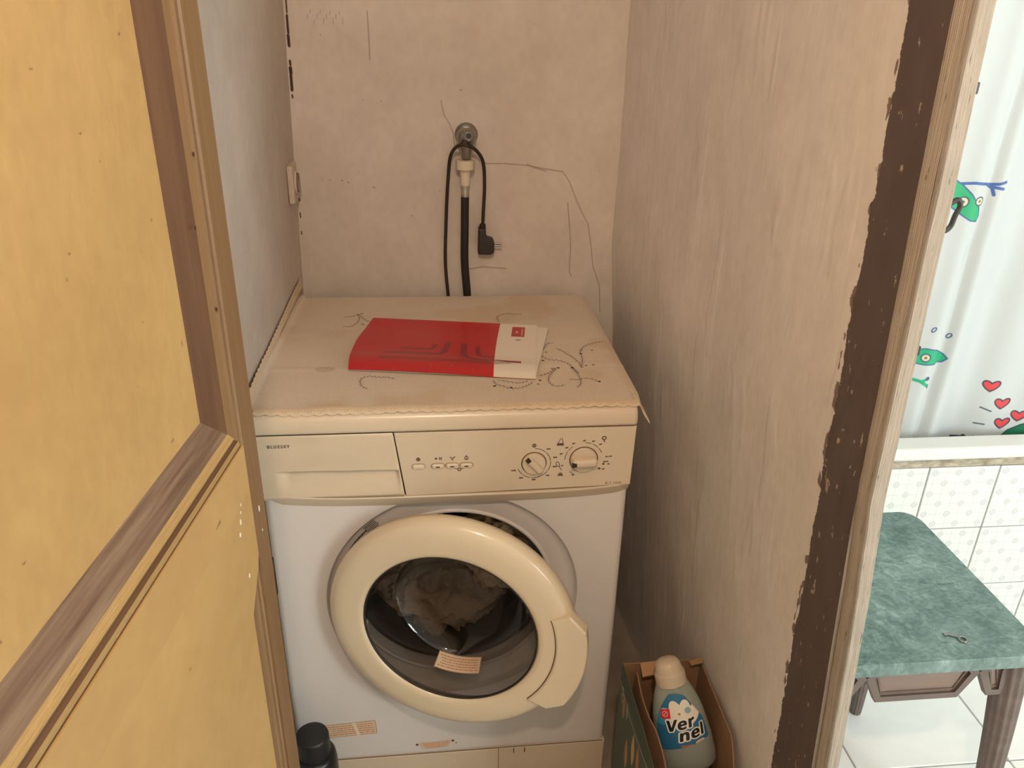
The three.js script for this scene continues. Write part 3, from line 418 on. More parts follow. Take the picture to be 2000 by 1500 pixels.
  mesh('side_lace', sheet(200, 4, (u, v) => { const z = mix(-0.534, -0.03, u), lw = leftX(0.87, z) + 0.0042, sc = 0.0035 * Math.abs(Math.sin(u * Math.PI * 30)); const b = f(0, clamp((Z1 - z) / (Z1 - Z0))); return [Math.max(b[0], lw) + 0.002 * (1 - v), b[1] - 0.001 + v * (0.007 + sc + 0.010 * smooth(-0.1, -0.5, z)), z]; }, [0.0009, 0, 0], (u, v) => [u, v]), lace, c);
  // the corner hanging off at the right
  mesh('hanging_corner', sheet(10, 20, (u, v) => { const t = v; return [0.297 + 0.014 * t + 0.009 * u * (0.3 + 0.7 * t), 0.8545 - 0.017 * t * t - 0.005 * t - 0.013 * u * t, -0.045 + 0.046 * t + 0.008 * u * t + 0.002 * Math.sin(t * 9)]; }, [0.0012, 0.0006, 0.0006]), lace, c);
}

// ---------------------------------------------------------------- brochure
{
  const b = thing('brochure', 'glossy red and white brochure lying on the embroidered cloth', 'brochure');
  const TL = [-0.143, -0.381], TR = [0.178, -0.335], BL = [-0.172, -0.144], BR = [0.145, -0.091];
  const map = ctex(1280, 1000, (g, w, h) => {
    g.fillStyle = '#bb1f26'; g.fillRect(0, 0, w, h); g.fillStyle = '#e6dccb'; g.fillRect(w * 0.778, 0, w, h);
    g.fillStyle = '#b02a30'; g.fillRect(w * 0.855, h * 0.06, w * 0.075, h * 0.2); g.fillStyle = '#e2b0a6'; g.fillRect(w * 0.912, h * 0.09, w * 0.006, h * 0.14); g.fillRect(w * 0.88, h * 0.14, w * 0.01, h * 0.05);
    g.fillStyle = '#a89a8c'; g.fillRect(w * 0.882, h * 0.31, w * 0.03, h * 0.03);
    g.lineCap = 'butt'; // printed emblem of parallel bars
    const bar = (pts, lw, col) => { g.strokeStyle = col; g.lineWidth = lw; g.beginPath(); g.moveTo(...pts[0]); g.lineTo(...pts[1]); g.quadraticCurveTo(...pts[2], ...pts[3]); g.lineTo(...pts[4]); g.stroke(); };
    const dk = '#8a2430';
    bar([[230, 690], [560, 690], [640, 690], [645, 600], [660, 440]], 46, dk); bar([[330, 590], [500, 590], [560, 590], [565, 540], [570, 490]], 34, dk);
    bar([[1180, 780], [900, 770], [800, 760], [780, 650], [770, 450]], 46, dk); bar([[990, 700], [920, 690], [880, 670], [875, 600], [870, 500]], 34, dk);
    g.fillStyle = '#97262e'; g.fillRect(200, 800, 780, 46);
    g.fillStyle = '#b9ab9b'; g.beginPath(); g.moveTo(w * 0.778, 760); g.lineTo(1130, 820); g.lineTo(w * 0.778, 850); g.fill();
    g.strokeStyle = '#e08070'; g.lineWidth = 2; for (const [x, y] of [[700, 880], [850, 930], [560, 900]]) { g.beginPath(); g.moveTo(x, y); g.lineTo(x + 12, y + 40); g.stroke(); }
  });
  const at = (u, v, dx = 0) => { const l = [mix(BL[0], TL[0], v), mix(BL[1], TL[1], v)], r = [mix(BR[0], TR[0], v), mix(BR[1], TR[1], v)]; return [mix(l[0], r[0], u) - 0.012 * Math.sin(v * Math.PI) * (1 - u) + dx, mix(l[1], r[1], u)]; };
  const lift = (u, v) => 0.0055 + 0.005 * Math.exp(-(((v - 0.16) / 0.13) ** 2)) - 0.003 * smooth(0.08, 0, v) + 0.004 * smooth(0.8, 1, v) * (1 - u) + 0.002 * Math.sin(u * 5) * (1 - v);
  mesh('cover', sheet(60, 50, (u, v) => { const p = at(u, v); return [p[0], 0.8548 + lift(u, v), p[1]]; }, [0, -0.0006, 0], (u, v) => [u, v]), phy({ map, roughness: 0.38, clearcoat: 0.2, clearcoatRoughness: 0.2 }), b);
  const paper = std({ color: 0xe4dac8, roughness: 0.7 });
  mesh('inner_page', sheet(60, 50, (u, v) => { const p = at(u, v * 0.94 + 0.04 + 0.0, 0.012 * v); return [p[0] + 0.010 * u * v, 0.8548 + lift(u, v) * 0.72, p[1] + 0.006]; }, [0, -0.0006, 0]), paper, b);
  mesh('back_cover', sheet(60, 50, (u, v) => { const p = at(u, v); return [p[0] + 0.002, 0.8562 + lift(u, v) * 0.25, p[1] - 0.001]; }, [0, -0.0006, 0]), paper, b);
}

// ---------------------------------------------------------------- tap, hose and mains cable on the back wall
const chrome = std({ color: 0x9a9a98, metalness: 0.95, roughness: 0.28 });
{
  const z0 = ZB, t = thing('water_tap', 'small chrome washing machine tap on the back wall', 'tap');
  mesh('wall_rose', T(lathe([[0.0, 0.012], [0.014, 0.011], [0.022, 0.004], [0.024, 0]], 32).rotateX(Math.PI / 2), 0.051, 1.190, z0), chrome, t);
  const body = lathe([[0, 1.207], [0.010, 1.206], [0.0185, 1.199], [0.0205, 1.188], [0.017, 1.174], [0.011, 1.164], [0.009, 1.146], [0, 1.146]], 36); body.scale(1, 1, 0.85);
  mesh('tap_body', T(body, 0.050, 0, z0 + 0.028), chrome, t);
  const knob = lathe([[0, 0.020], [0.009, 0.019], [0.0135, 0.014], [0.0125, 0.004], [0.015, 0]], 5); knob.rotateX(Math.PI / 2 - 0.25); mesh('tap_handle', T(knob, 0.053, 1.190, z0 + 0.040), chrome, t);
  mesh('handle_screw', T(cyl(0.0055, 0.0055, 0.003, 14).rotateX(Math.PI / 2 - 0.25), 0.053, 1.1955, z0 + 0.0605), std({ color: 0x2c2a28, metalness: 0.6, roughness: 0.5 }), t);
  const h = thing('inlet_hose', 'black rubber water hose with a white plastic nut hanging from the tap', 'hose');
  const nutM = std({ color: 0xd8cdb8, roughness: 0.5 });
  mesh('plastic_nut', [T(cyl(0.0195, 0.0195, 0.018, 8), 0.047, 1.135, z0 + 0.030), T(cyl(0.011, 0.0095, 0.034, 20), 0.047, 1.110, z0 + 0.030)], nutM, h);
  mesh('metal_ferrule', T(cyl(0.0085, 0.0085, 0.026, 20), 0.0465, 1.083, z0 + 0.030), std({ color: 0xc2bdb2, metalness: 0.8, roughness: 0.3 }), h);
  mesh('rubber_hose', tube([[0.0465, 1.075, z0 + 0.030], [0.0455, 1.0, z0 + 0.029], [0.045, 0.93, z0 + 0.027], [0.050, 0.86, z0 + 0.024], [0.054, 0.78, z0 + 0.020], [0.055, 0.70, z0 + 0.016]], 0.0085, 60, 16), std({ color: 0x1c1b1a, roughness: 0.6 }), h);
  const c = thing('power_cable', 'dark mains cable looped over the tap with an angled black plug', 'cable');
  mesh('cord', tube([[0.012, 0.74, z0 + 0.012], [0.010, 0.83, z0 + 0.018], [0.004, 0.92, z0 + 0.014], [0.006, 1.0, z0 + 0.013], [0.012, 1.10, z0 + 0.016], [0.019, 1.155, z0 + 0.028], [0.036, 1.177, z0 + 0.054], [0.052, 1.176, z0 + 0.058], [0.066, 1.168, z0 + 0.046], [0.084, 1.140, z0 + 0.022], [0.088, 1.09, z0 + 0.016], [0.086, 1.04, z0 + 0.016], [0.084, 0.995, z0 + 0.018]], 0.0036, 160, 12), std({ color: 0x2b221a, roughness: 0.5 }), c);
  const plug = new THREE.Shape(); plug.moveTo(-0.009, 0.012); plug.lineTo(-0.010, -0.040); plug.quadraticCurveTo(-0.010, -0.045, -0.005, -0.045); plug.lineTo(0.016, -0.0455); plug.quadraticCurveTo(0.024, -0.045, 0.025, -0.036); plug.lineTo(0.025, -0.020); plug.quadraticCurveTo(0.024, -0.010, 0.016, -0.010); plug.lineTo(0.010, -0.008); plug.quadraticCurveTo(0.006, -0.002, 0.006, 0.012); plug.closePath();
  const pg = mesh('plug', T(extr(plug, 0.018, 0.004), 0.084, 0.990, z0 + 0.009), std({ color: 0x2d2b29, roughness: 0.5 }), c);
  mesh('plug_boot', T(cyl(0.0065, 0.0075, 0.018, 18), 0.084, 1.000, z0 + 0.018), std({ color: 0x1f1d1c, roughness: 0.6 }), c);
  for (const dz of [0.010, 0.026]) mesh('pin', T(cyl(0.0022, 0.0022, 0.016, 12).rotateZ(Math.PI / 2), 0.117, 0.964, z0 + dz), chrome, pg);
}
{ // old socket by the left corner
  const y = 1.103, z = -0.515, s = thing('wall_socket', 'old paint-covered round wall socket in the left wall', 'socket', [leftX(y, z) + 0.001, y, z]);
  s.rotation.y = 0.035; const m = std({ map: dtex(64, 64, (u, v) => { const k = 24 * (fbm(u * 5, v * 5, 2, 3) - 0.5); return [198 + k, 184 + k, 168 + k]; }), roughness: 0.6 });
  mesh('plate', T(new RoundedBoxGeometry(0.012, 0.074, 0.068, 3, 0.004), 0.004, 0, 0), m, s);
  mesh('socket_rim', T(new THREE.TorusGeometry(0.021, 0.003, 12, 40).rotateY(Math.PI / 2), 0.011, 0, 0), m, s);
  mesh('socket_well', T(lathe([[0.0, -0.004], [0.017, -0.004], [0.019, 0.002]], 32).rotateZ(-Math.PI / 2), 0.0145, 0, 0), std({ color: 0x9a8672, roughness: 0.6, side: THREE.DoubleSide }), s);
  mesh('contact_hole', [T(cyl(0.003, 0.003, 0.003, 12).rotateZ(Math.PI / 2), 0.0115, 0, -0.0095), T(cyl(0.003, 0.003, 0.003, 12).rotateZ(Math.PI / 2), 0.0115, 0, 0.0095)], gapM, s);
}

// ---------------------------------------------------------------- black bottle beside the door
{
  const b = thing('black_bottle', 'black bottle with a wide ribbed cap on the floor by the machine', 'bottle', [-0.256, 0, 0.085]);
  mesh('bottle_body', lathe([[0, 0], [0.034, 0], [0.039, 0.004], [0.040, 0.02], [0.040, 0.19], [0.038, 0.205], [0.033, 0.214], [0, 0.214]].map((p) => p), 48), phy({ color: 0x15171a, roughness: 0.35 }), b);
  mesh('cap', lathe([[0.029, 0.208], [0.0305, 0.211], [0.0295, 0.25], [0.028, 0.2545], [0.0245, 0.256], [0, 0.256]], 48), std({ color: 0x1b1d20, roughness: 0.45 }), b);
}

// ---------------------------------------------------------------- carton with the softener bottle
{
  const X0 = 0.305, X1 = 0.450, Z0 = 0.055, Z1 = 0.272, H = 0.35, b = thing('cardboard_box', 'narrow green printed carton with torn flaps between machine and right wall', 'box');
  const kraft = std({ map: dtex(256, 256, (u, v) => { const k = 24 * (fbm(u * 6, v * 24, 3, 4) - 0.5); return [150 + k, 116 + k, 88 + k]; }), roughness: 0.9 });
  const print = std({ map: ctex(512, 512, (g) => {
    g.fillStyle = '#4c5a48'; g.fillRect(0, 0, 512, 512); g.fillStyle = '#3d4a3c'; g.fillRect(0, 0, 512, 60);
    const petal = (x, y, s, c) => { g.fillStyle = c; g.beginPath(); g.moveTo(x, y); g.quadraticCurveTo(x + s, y - s * 0.8, x + s * 0.3, y - s * 2); g.quadraticCurveTo(x - s * 0.8, y - s, x, y); g.fill(); };
    petal(430, 150, 42, '#b07a58'); petal(380, 120, 30, '#8f9a80'); petal(250, 190, 52, '#c8a878'); petal(180, 170, 46, '#b57f5c'); petal(60, 160, 50, '#cdb489'); petal(120, 230, 50, '#c0a57c'); petal(330, 260, 50, '#b98a62');
    g.strokeStyle = '#9fa890'; g.lineWidth = 5; g.beginPath(); g.moveTo(512, 60); g.quadraticCurveTo(300, 110, 0, 40); g.stroke();
    g.font = 'bold 70px sans-serif'; g.fillStyle = '#a58a66'; g.save(); g.translate(450, 110); g.rotate(-0.15); g.fillText('S', 0, 0); g.restore();
  }), roughness: 0.6 });
  const wavy = (s) => (t) => 0.006 * (fbm(t * 6, 1, s, 3) - 0.5);
  const w1 = wavy(3), w2 = wavy(8), w3 = wavy(13);
  mesh('left_panel', sheet(16, 16, (u, v) => { const z = mix(Z1, Z0, u); return [X0 - 0.001 + 0.004 * Math.sin(u * 3) * v * 0.5, v * (H + w1(u)), z]; }, [-0.0012, 0, 0], (u, v) => [u, v]), print, b);
  mesh('left_liner', sheet(16, 16, (u, v) => { const z = mix(Z1 - 0.004, Z0 + 0.012, u); return [X0 + 0.004 + (0.016 + 0.003 * Math.sin(u * 7)) * v * v, v * (H - 0.012 + w2(u)), z]; }, [0.0026, 0, 0]), kraft, b);
  mesh('right_panel', sheet(16, 16, (u, v) => { const z = mix(Z0, Z1, u); return [X1 - 0.002 * v, v * (H - 0.004 + w3(u) - 0.07 * smooth(0.75, 1, u)), z]; }, [0.0026, 0, 0]), kraft, b);
  mesh('back_panel', sheet(16, 16, (u, v) => [mix(X0, X1, u), v * (H + 0.6 * w2(u + 3)), Z0 + 0.002], [0, 0, -0.0026]), kraft, b);
  mesh('front_panel', sheet(16, 16, (u, v) => [mix(X0, X1, u), v * (0.286 + w1(u + 5) + 0.016 * smooth(0.8, 1, u)), Z1], [0, 0, -0.0026]), kraft, b);
  mesh('bottom_panel', box(X0, X1, 0.001, 0.004, Z0, Z1), kraft, b);
  const flapM = std({ color: 0xb08a66, roughness: 0.9 });
  mesh('torn_flap', [...sheet(8, 6, (u, v) => [mix(X0 + 0.03, X0 + 0.09, u), H + 0.001 - 0.010 * v + 0.004 * Math.sin(u * 4), Z0 + 0.004 + 0.022 * v], [0, -0.0022, 0])], flapM, b); mesh('torn_flap', [...sheet(8, 6, (u, v) => [mix(X1 - 0.024, X1 - 0.003, u), H + 0.006 * u + 0.004 * v, Z0 + 0.004 + 0.014 * v], [0, -0.0022, 0])], flapM, b);
  const inner = tag(mesh('small_carton', [rbox(X0 + 0.030, X1 - 0.006, 0.005, 0.214, Z0 + 0.03, Z1 - 0.006, 0.003)], kraft), 'plain brown carton packed inside the green box under the bottle', 'box');
  // softener bottle, leaning back to the left
  const base = V3([0.402, 0.236, 0.185]), top = V3([0.3575, 0.425, 0.125]), ax = top.clone().sub(base), L = ax.length(); ax.normalize();
  const bt = thing('softener_bottle', 'translucent fabric softener bottle with blue and white label in the green carton', 'bottle', base.toArray());
  const zax = new THREE.Vector3(-0.20, 0.35, 1); zax.addScaledVector(ax, -zax.dot(ax)).normalize(); const xax = new THREE.Vector3().crossVectors(ax, zax);
  bt.quaternion.setFromRotationMatrix(new THREE.Matrix4().makeBasis(xax, ax, zax));
  const k = L / 0.2, prof = [[0, 0.004], [0.036, 0.001], [0.046, 0.004], [0.0505, 0.012], [0.0515, 0.03], [0.0505, 0.06], [0.048, 0.085], [0.0445, 0.108], [0.040, 0.126], [0.0345, 0.142], [0.0285, 0.156], [0.0255, 0.166], [0.0, 0.167]].map(([r, y]) => [r * 0.97, y * k]);
  const flatZ = (g, s) => { g.scale(1, 1, s); g.computeVertexNormals(); return g; };
  const rAt = (y) => { for (let i = 1; i < prof.length; i++) if (prof[i][1] >= y && i > 1) { const t = (y - prof[i - 1][1]) / (prof[i][1] - prof[i - 1][1]); return mix(prof[i - 1][0], prof[i][0], t); } return 0; };
  const plast = phy({ color: 0xb4bdb2, roughness: 0.22, transmission: 0.35, thickness: 0, clearcoat: 0.3 });
  mesh('bottle_body', flatZ(lathe(prof, 72), 0.66), plast, bt);
  mesh('liquid', flatZ(lathe([[0, 0.008], [0.040, 0.006], [0.0465, 0.014], [0.0465, 0.03], [0.045, 0.060], [0, 0.0605]].map(([r, y]) => [r * 0.97, y * k]), 56), 0.62), std({ color: 0x8fa79f, roughness: 0.4 }), bt);
  mesh('cap', flatZ(lathe([[0.0262, 0.158], [0.0262, 0.176], [0.0250, 0.179], [0.0230, 0.180], [0.0220, 0.190], [0.0185, 0.197], [0.011, 0.2], [0, 0.2005]].map(([r, y]) => [r, y * k]), 48), 0.92), phy({ color: 0xd8c8b0, roughness: 0.3, transmission: 0.15, thickness: 0 }), bt);
  const label = ctex(512, 640, (g, w, h) => {
    g.clearRect(0, 0, w, h); g.save(); g.beginPath(); g.moveTo(190, 10); g.quadraticCurveTo(300, -10, 380, 60); g.lineTo(500, 330); g.quadraticCurveTo(512, 520, 500, 560); g.lineTo(40, 630); g.quadraticCurveTo(0, 460, 20, 330); g.quadraticCurveTo(60, 120, 190, 10); g.clip();
    g.fillStyle = '#2f6f95'; g.fillRect(0, 0, w, h); g.fillStyle = '#3f8fb5'; g.fillRect(0, 150, 200, 180);
    g.fillStyle = '#e9e2d6'; for (const [x, y, a, s] of [[250, 200, -0.3, 1.2], [330, 210, 0.25, 1.2], [170, 230, -0.9, 1], [400, 260, 0.75, 1.2], [260, 300, 0, 1.1]]) { g.save(); g.translate(x, y); g.rotate(a); g.beginPath(); g.ellipse(0, 0, 55 * s, 105 * s, 0, 0, 7); g.fill(); g.restore(); }
    g.fillStyle = '#a88432'; g.beginPath(); g.arc(270, 225, 13, 0, 7); g.fill();
    g.fillStyle = '#d5353c'; g.fillRect(78, 160, 105, 105); g.strokeStyle = '#f0c8c4'; g.lineWidth = 7; g.beginPath(); g.arc(130, 212, 28, 0, 7); g.moveTo(112, 236); g.lineTo(150, 186); g.stroke();
    g.fillStyle = '#8fb0bb'; g.beginPath(); g.arc(360, 205, 34, 0, 7); g.fill();
    const word = (s, x, y, px, rot) => { g.save(); g.translate(x, y); g.rotate(rot); g.font = `italic bold ${px}px sans-serif`; g.lineJoin = 'round'; g.strokeStyle = '#f1ece2'; g.lineWidth = 30; g.strokeText(s, 0, 0); g.fillStyle = '#101418'; g.lineWidth = 5; g.strokeStyle = '#101418'; g.strokeText(s, 0, 0); g.fillText(s, 0, 0); g.restore(); };
    word('Ver', 120, 410, 165, -0.10); word('nel', 215, 530, 165, -0.10);
    g.fillStyle = '#e0c7b4'; g.beginPath(); g.ellipse(400, 570, 48, 20, -0.1, 0, 7); g.fill(); g.fillStyle = '#c0685e'; g.fillRect(230, 575, 100, 22); g.restore();
  });
  const lg = grid(40, 40, (u, v) => { const y = mix(0.049, 0.149, v) * k, a = mix(-64, 60, u) * R, r = rAt(y) + 0.0006; return [r * Math.sin(a), y, r * Math.cos(a) * 0.66 + 0.0003]; });
  mesh('label', lg, std({ map: label, transparent: true, alphaTest: 0.5, roughness: 0.4 }), bt);
}

// ---------------------------------------------------------------- bathroom: tub, tiles, curtain, table
{
  const ZT0 = -0.3, tub = thing('bathtub', 'white bathtub with a patterned tile front', 'bathtub');
  const porc = phy({ color: 0xe9ece8, roughness: 0.2 });
  const x0 = 0.53, x1 = 2.9;
  mesh('tub_rim', [rbox(x0, x1, 0.545, 0.576, -0.345, -0.283, 0.010, 4), rbox(x0, x1, 0.545, 0.576, ZT + 0.005, -0.93, 0.012, 4), rbox(x1 - 0.09, x1, 0.545, 0.576, -0.94, -0.34, 0.012, 4), rbox(x0, x0 + 0.09, 0.545, 0.576, -0.94, -0.34, 0.012, 4)], porc, tub);
  mesh('tub_basin', [box(x0 + 0.07, x1 - 0.07, 0.12, 0.15, -0.95, -0.35), box(x0 + 0.07, x1 - 0.07, 0.12, 0.55, -0.350, -0.342), box(x0 + 0.07, x1 - 0.07, 0.12, 0.56, -0.955, -0.94)], porc, tub);
  mesh('grout_bed', box(x0, x1, 0.0, 0.545, -0.338, -0.308), std({ color: 0x8e867a, roughness: 0.9 }), tub);
  mesh('mortar_joint', grid(120, 1, (u, v) => { const x = mix(x0, x1, u); return [x, 0.524 + 0.022 * v - (1 - v) * 0.006 * fbm(x * 30, 1, 3, 3), -0.2985 + 0.001 * v]; }), std({ map: dtex(1024, 32, (u, v) => { const k = 90 * (fbm(u * 160, v * 4, 5, 3) - 0.5); return [176 + k, 166 + k, 148 + k]; }), roughness: 0.95 }), tub);
  const pat = ctex(512, 512, (g) => { // pale printed lattice with rings
    g.fillStyle = '#e6ebe8'; g.fillRect(0, 0, 512, 512); g.strokeStyle = '#d0d4d2'; g.lineWidth = 3; const s = 512 / 6;
    for (let i = 0; i < 6; i++) { g.beginPath(); g.moveTo(0, (i + 0.5) * s); g.lineTo(512, (i + 0.5) * s); g.stroke(); g.beginPath(); g.moveTo((i + 0.5) * s, 0); g.lineTo((i + 0.5) * s, 512); g.stroke(); }
    g.lineWidth = 5; g.strokeStyle = '#bfc3c2'; for (let i = 0; i < 6; i++) for (let j = 0; j < 6; j++) if ((i + j) % 2 === 0) { g.fillStyle = '#e6ebe8'; g.beginPath(); g.arc((i + 0.5) * s, (j + 0.5) * s, 20, 0, 7); g.fill(); g.stroke(); g.beginPath(); g.arc((i + 0.5) * s, (j + 0.5) * s, 9, 0, 7); g.stroke(); }
  });
  const tm = phy({ map: pat, roughness: 0.18 });
  const tg = new RoundedBoxGeometry(0.1655, 0.1655, 0.01, 2, 0.002);
  { const p = tg.attributes.position, uv = tg.attributes.uv; for (let i = 0; i < p.count; i++) uv.setXY(i, p.getX(i) / 0.166 + 0.5, p.getY(i) / 0.166 + 0.5); }
  for (let i = -3; i < 11; i++) for (let j = 0; j < 4; j++) {
    const x = 1.068 + 0.168 * i + 0.084, y = 0.519 - 0.168 * j - 0.083; if (x > x1 || y < -0.05) continue;
    const t = mesh('tile', tg, tm, tub); t.position.set(x, j === 3 ? y + 0.0 : y, -0.303 + 0.0008 * (((i * 7 + j * 3) % 3) - 1)); if (j === 3) t.scale.y = 0.09, t.position.y = 0.0075;
  }
}
{ // printed shower curtain hanging inside the tub
  const X0 = 0.56, X1 = 1.96, Y0 = 0.42, Y1 = 2.05, w = 1720, h = 2000, X = (x) => ((x + 0.0237) * 1.032 - 0.0237 - X0) / (X1 - X0) * w, Y = (y) => (Y1 - 1.4178 - (y - 1.4178) * 1.032) / (Y1 - Y0) * h, K = w / (X1 - X0);
  const P = { frogA: [[0.99, 1.141], [1.004, 1.133], [1.025, 1.115], [1.044, 1.092], [1.052, 1.073], [1.049, 1.062], [1.033, 1.064], [1.014, 1.075], [0.994, 1.088], [0.985, 1.107], [0.987, 1.13]], armA: [[[1.001, 1.135], [1.025, 1.137], [1.05, 1.135], [1.062, 1.128], [1.067, 1.115]], [[1.054, 1.134], [1.072, 1.136], [1.083, 1.14]], [[1.061, 1.13], [1.081, 1.127]]], frogB: [[0.987, 0.780], [1.0, 0.788], [1.013, 0.791], [1.036, 0.788], [1.054, 0.778], [1.061, 0.77], [1.054, 0.76], [1.036, 0.755], [1.014, 0.754], [0.99, 0.757]], armB: [[[0.985, 0.718], [1.003, 0.718], [1.019, 0.715], [1.031, 0.722]], [[1.019, 0.714], [1.038, 0.702]]], hearts: [[1.192, 0.696], [1.225, 0.655], [1.27, 0.626], [1.238, 0.606]], dash: [[[1.183, 0.643], [1.206, 0.635]], [[1.179, 0.603], [1.2, 0.602]], [[1.271, 0.69], [1.272, 0.666]]], frogC: [[1.24, 0.567], [1.256, 0.588], [1.28, 0.604], [1.304, 0.616], [1.335, 0.608], [1.359, 0.563]], spike: [[1.142, 0.565], [1.162, 0.566], [1.167, 0.571], [1.174, 0.566], [1.187, 0.571], [1.188, 0.560], [1.142, 0.558]] };
  const map = ctex(w, h, (g) => {
    g.fillStyle = '#ccd2d3'; g.fillRect(0, 0, w, h); g.lineCap = g.lineJoin = 'round';
    const poly = (l, fill, st, lw, dx = 0, dy = 0) => { g.beginPath(); l.forEach((p, i) => (i ? g.lineTo(X(p[0] + dx), Y(p[1] + dy)) : g.moveTo(X(p[0] + dx), Y(p[1] + dy)))); g.closePath(); g.fillStyle = fill; g.fill(); g.strokeStyle = st; g.lineWidth = lw; g.stroke(); };
    const line = (l, st, lw, dx = 0, dy = 0) => { g.beginPath(); l.forEach((p, i) => (i ? g.lineTo(X(p[0] + dx), Y(p[1] + dy)) : g.moveTo(X(p[0] + dx), Y(p[1] + dy)))); g.strokeStyle = st; g.lineWidth = lw; g.stroke(); };
    const eye = (x, y, r) => { g.fillStyle = '#d8d6c0'; g.strokeStyle = '#44546a'; g.lineWidth = 3; g.beginPath(); g.arc(X(x), Y(y), r * K, 0, 7); g.fill(); g.stroke(); g.fillStyle = '#7a6a3a'; g.beginPath(); g.arc(X(x), Y(y), r * K * 0.3, 0, 7); g.fill(); };
    const motif = (dx, dy) => {
      for (const l of P.armA) line(l, '#4a69a8', 7, dx, dy); poly(P.frogA, '#2fae78', '#46609a', 3, dx, dy); eye(1.043 + dx, 1.102 + dy, 0.0085); eye(1.012 + dx, 1.10 + dy, 0.010);
      poly(P.frogB, '#2fb082', '#46609a', 3, dx, dy); for (const l of P.armB) line(l, '#2fae86', 9, dx, dy); for (const q of [[1.031, 0.722], [1.038, 0.702]]) { g.fillStyle = '#4a5f80'; g.beginPath(); g.arc(X(q[0] + dx), Y(q[1] + dy), 6, 0, 7); g.fill(); } eye(1.016 + dx, 0.77 + dy, 0.009);
      for (const q of [[1.018, 0.834], [1.055, 0.82]]) { g.strokeStyle = '#4a5f80'; g.lineWidth = 3; g.beginPath(); g.ellipse(X(q[0] + dx), Y(q[1] + dy), 4, 7, 0.5, 0, 7); g.stroke(); }
      for (const q of P.hearts) { const x = X(q[0] + dx), y = Y(q[1] + dy), s = 17; g.fillStyle = '#dd4a4e'; g.strokeStyle = '#4a3f50'; g.lineWidth = 4; g.beginPath(); g.moveTo(x, y + s); g.bezierCurveTo(x - 2.2 * s, y - 0.2 * s, x - s, y - 1.5 * s, x, y - 0.4 * s); g.bezierCurveTo(x + s, y - 1.6 * s, x + 2.2 * s, y - 0.4 * s, x, y + s); g.fill(); g.stroke(); }
      for (const l of P.dash) line(l, '#555a66', 4, dx, dy); poly(P.frogC, '#1f7a58', '#2c4a48', 4, dx, dy); poly(P.spike, '#3c4650', '#3c4650', 2, dx, dy);
    };
    motif(0, 0); motif(0.45, 0.12);
  });
  const c = thing('shower_curtain', 'white shower curtain printed with green frogs and red hearts above the tub', 'curtain');
  const fold = (x) => 0.016 * Math.cos((x - 1.078) * 26) * smooth(0.0, 0.05, Math.abs(x - 1.078) + 0.02) - 0.014 * Math.exp(-(((x - 1.085) / 0.016) ** 2)) * (x > 1.078 ? 1 : 0.35) + 0.008 * Math.sin(x * 47);
  mesh('curtain_sheet', sheet(220, 20, (u, v) => { const x = mix(X0, X1, u), y = mix(Y0, Y1, v); return [x, y, -0.392 + fold(x - 0.02 * (y - 0.8)) * (0.7 + 0.3 * Math.sin(y * 3)) + 0.004 * fbm(x * 12, y * 8, 5, 3)]; }, [0, 0, -0.0012], (u, v) => [u, v]), std({ map, roughness: 0.5, side: THREE.DoubleSide }), c);
  mesh('curtain_rail', T(cyl(0.011, 0.011, 2.78, 16).rotateZ(Math.PI / 2), 1.88, 2.08, -0.392), chrome, c);
  for (let i = 0; i < 10; i++) mesh('curtain_ring', T(new THREE.TorusGeometry(0.022, 0.0025, 8, 24).rotateY(Math.PI / 2), X0 + 0.05 + i * 0.144, 2.062, -0.392), std({ color: 0xe8e8e6 }), c);
}
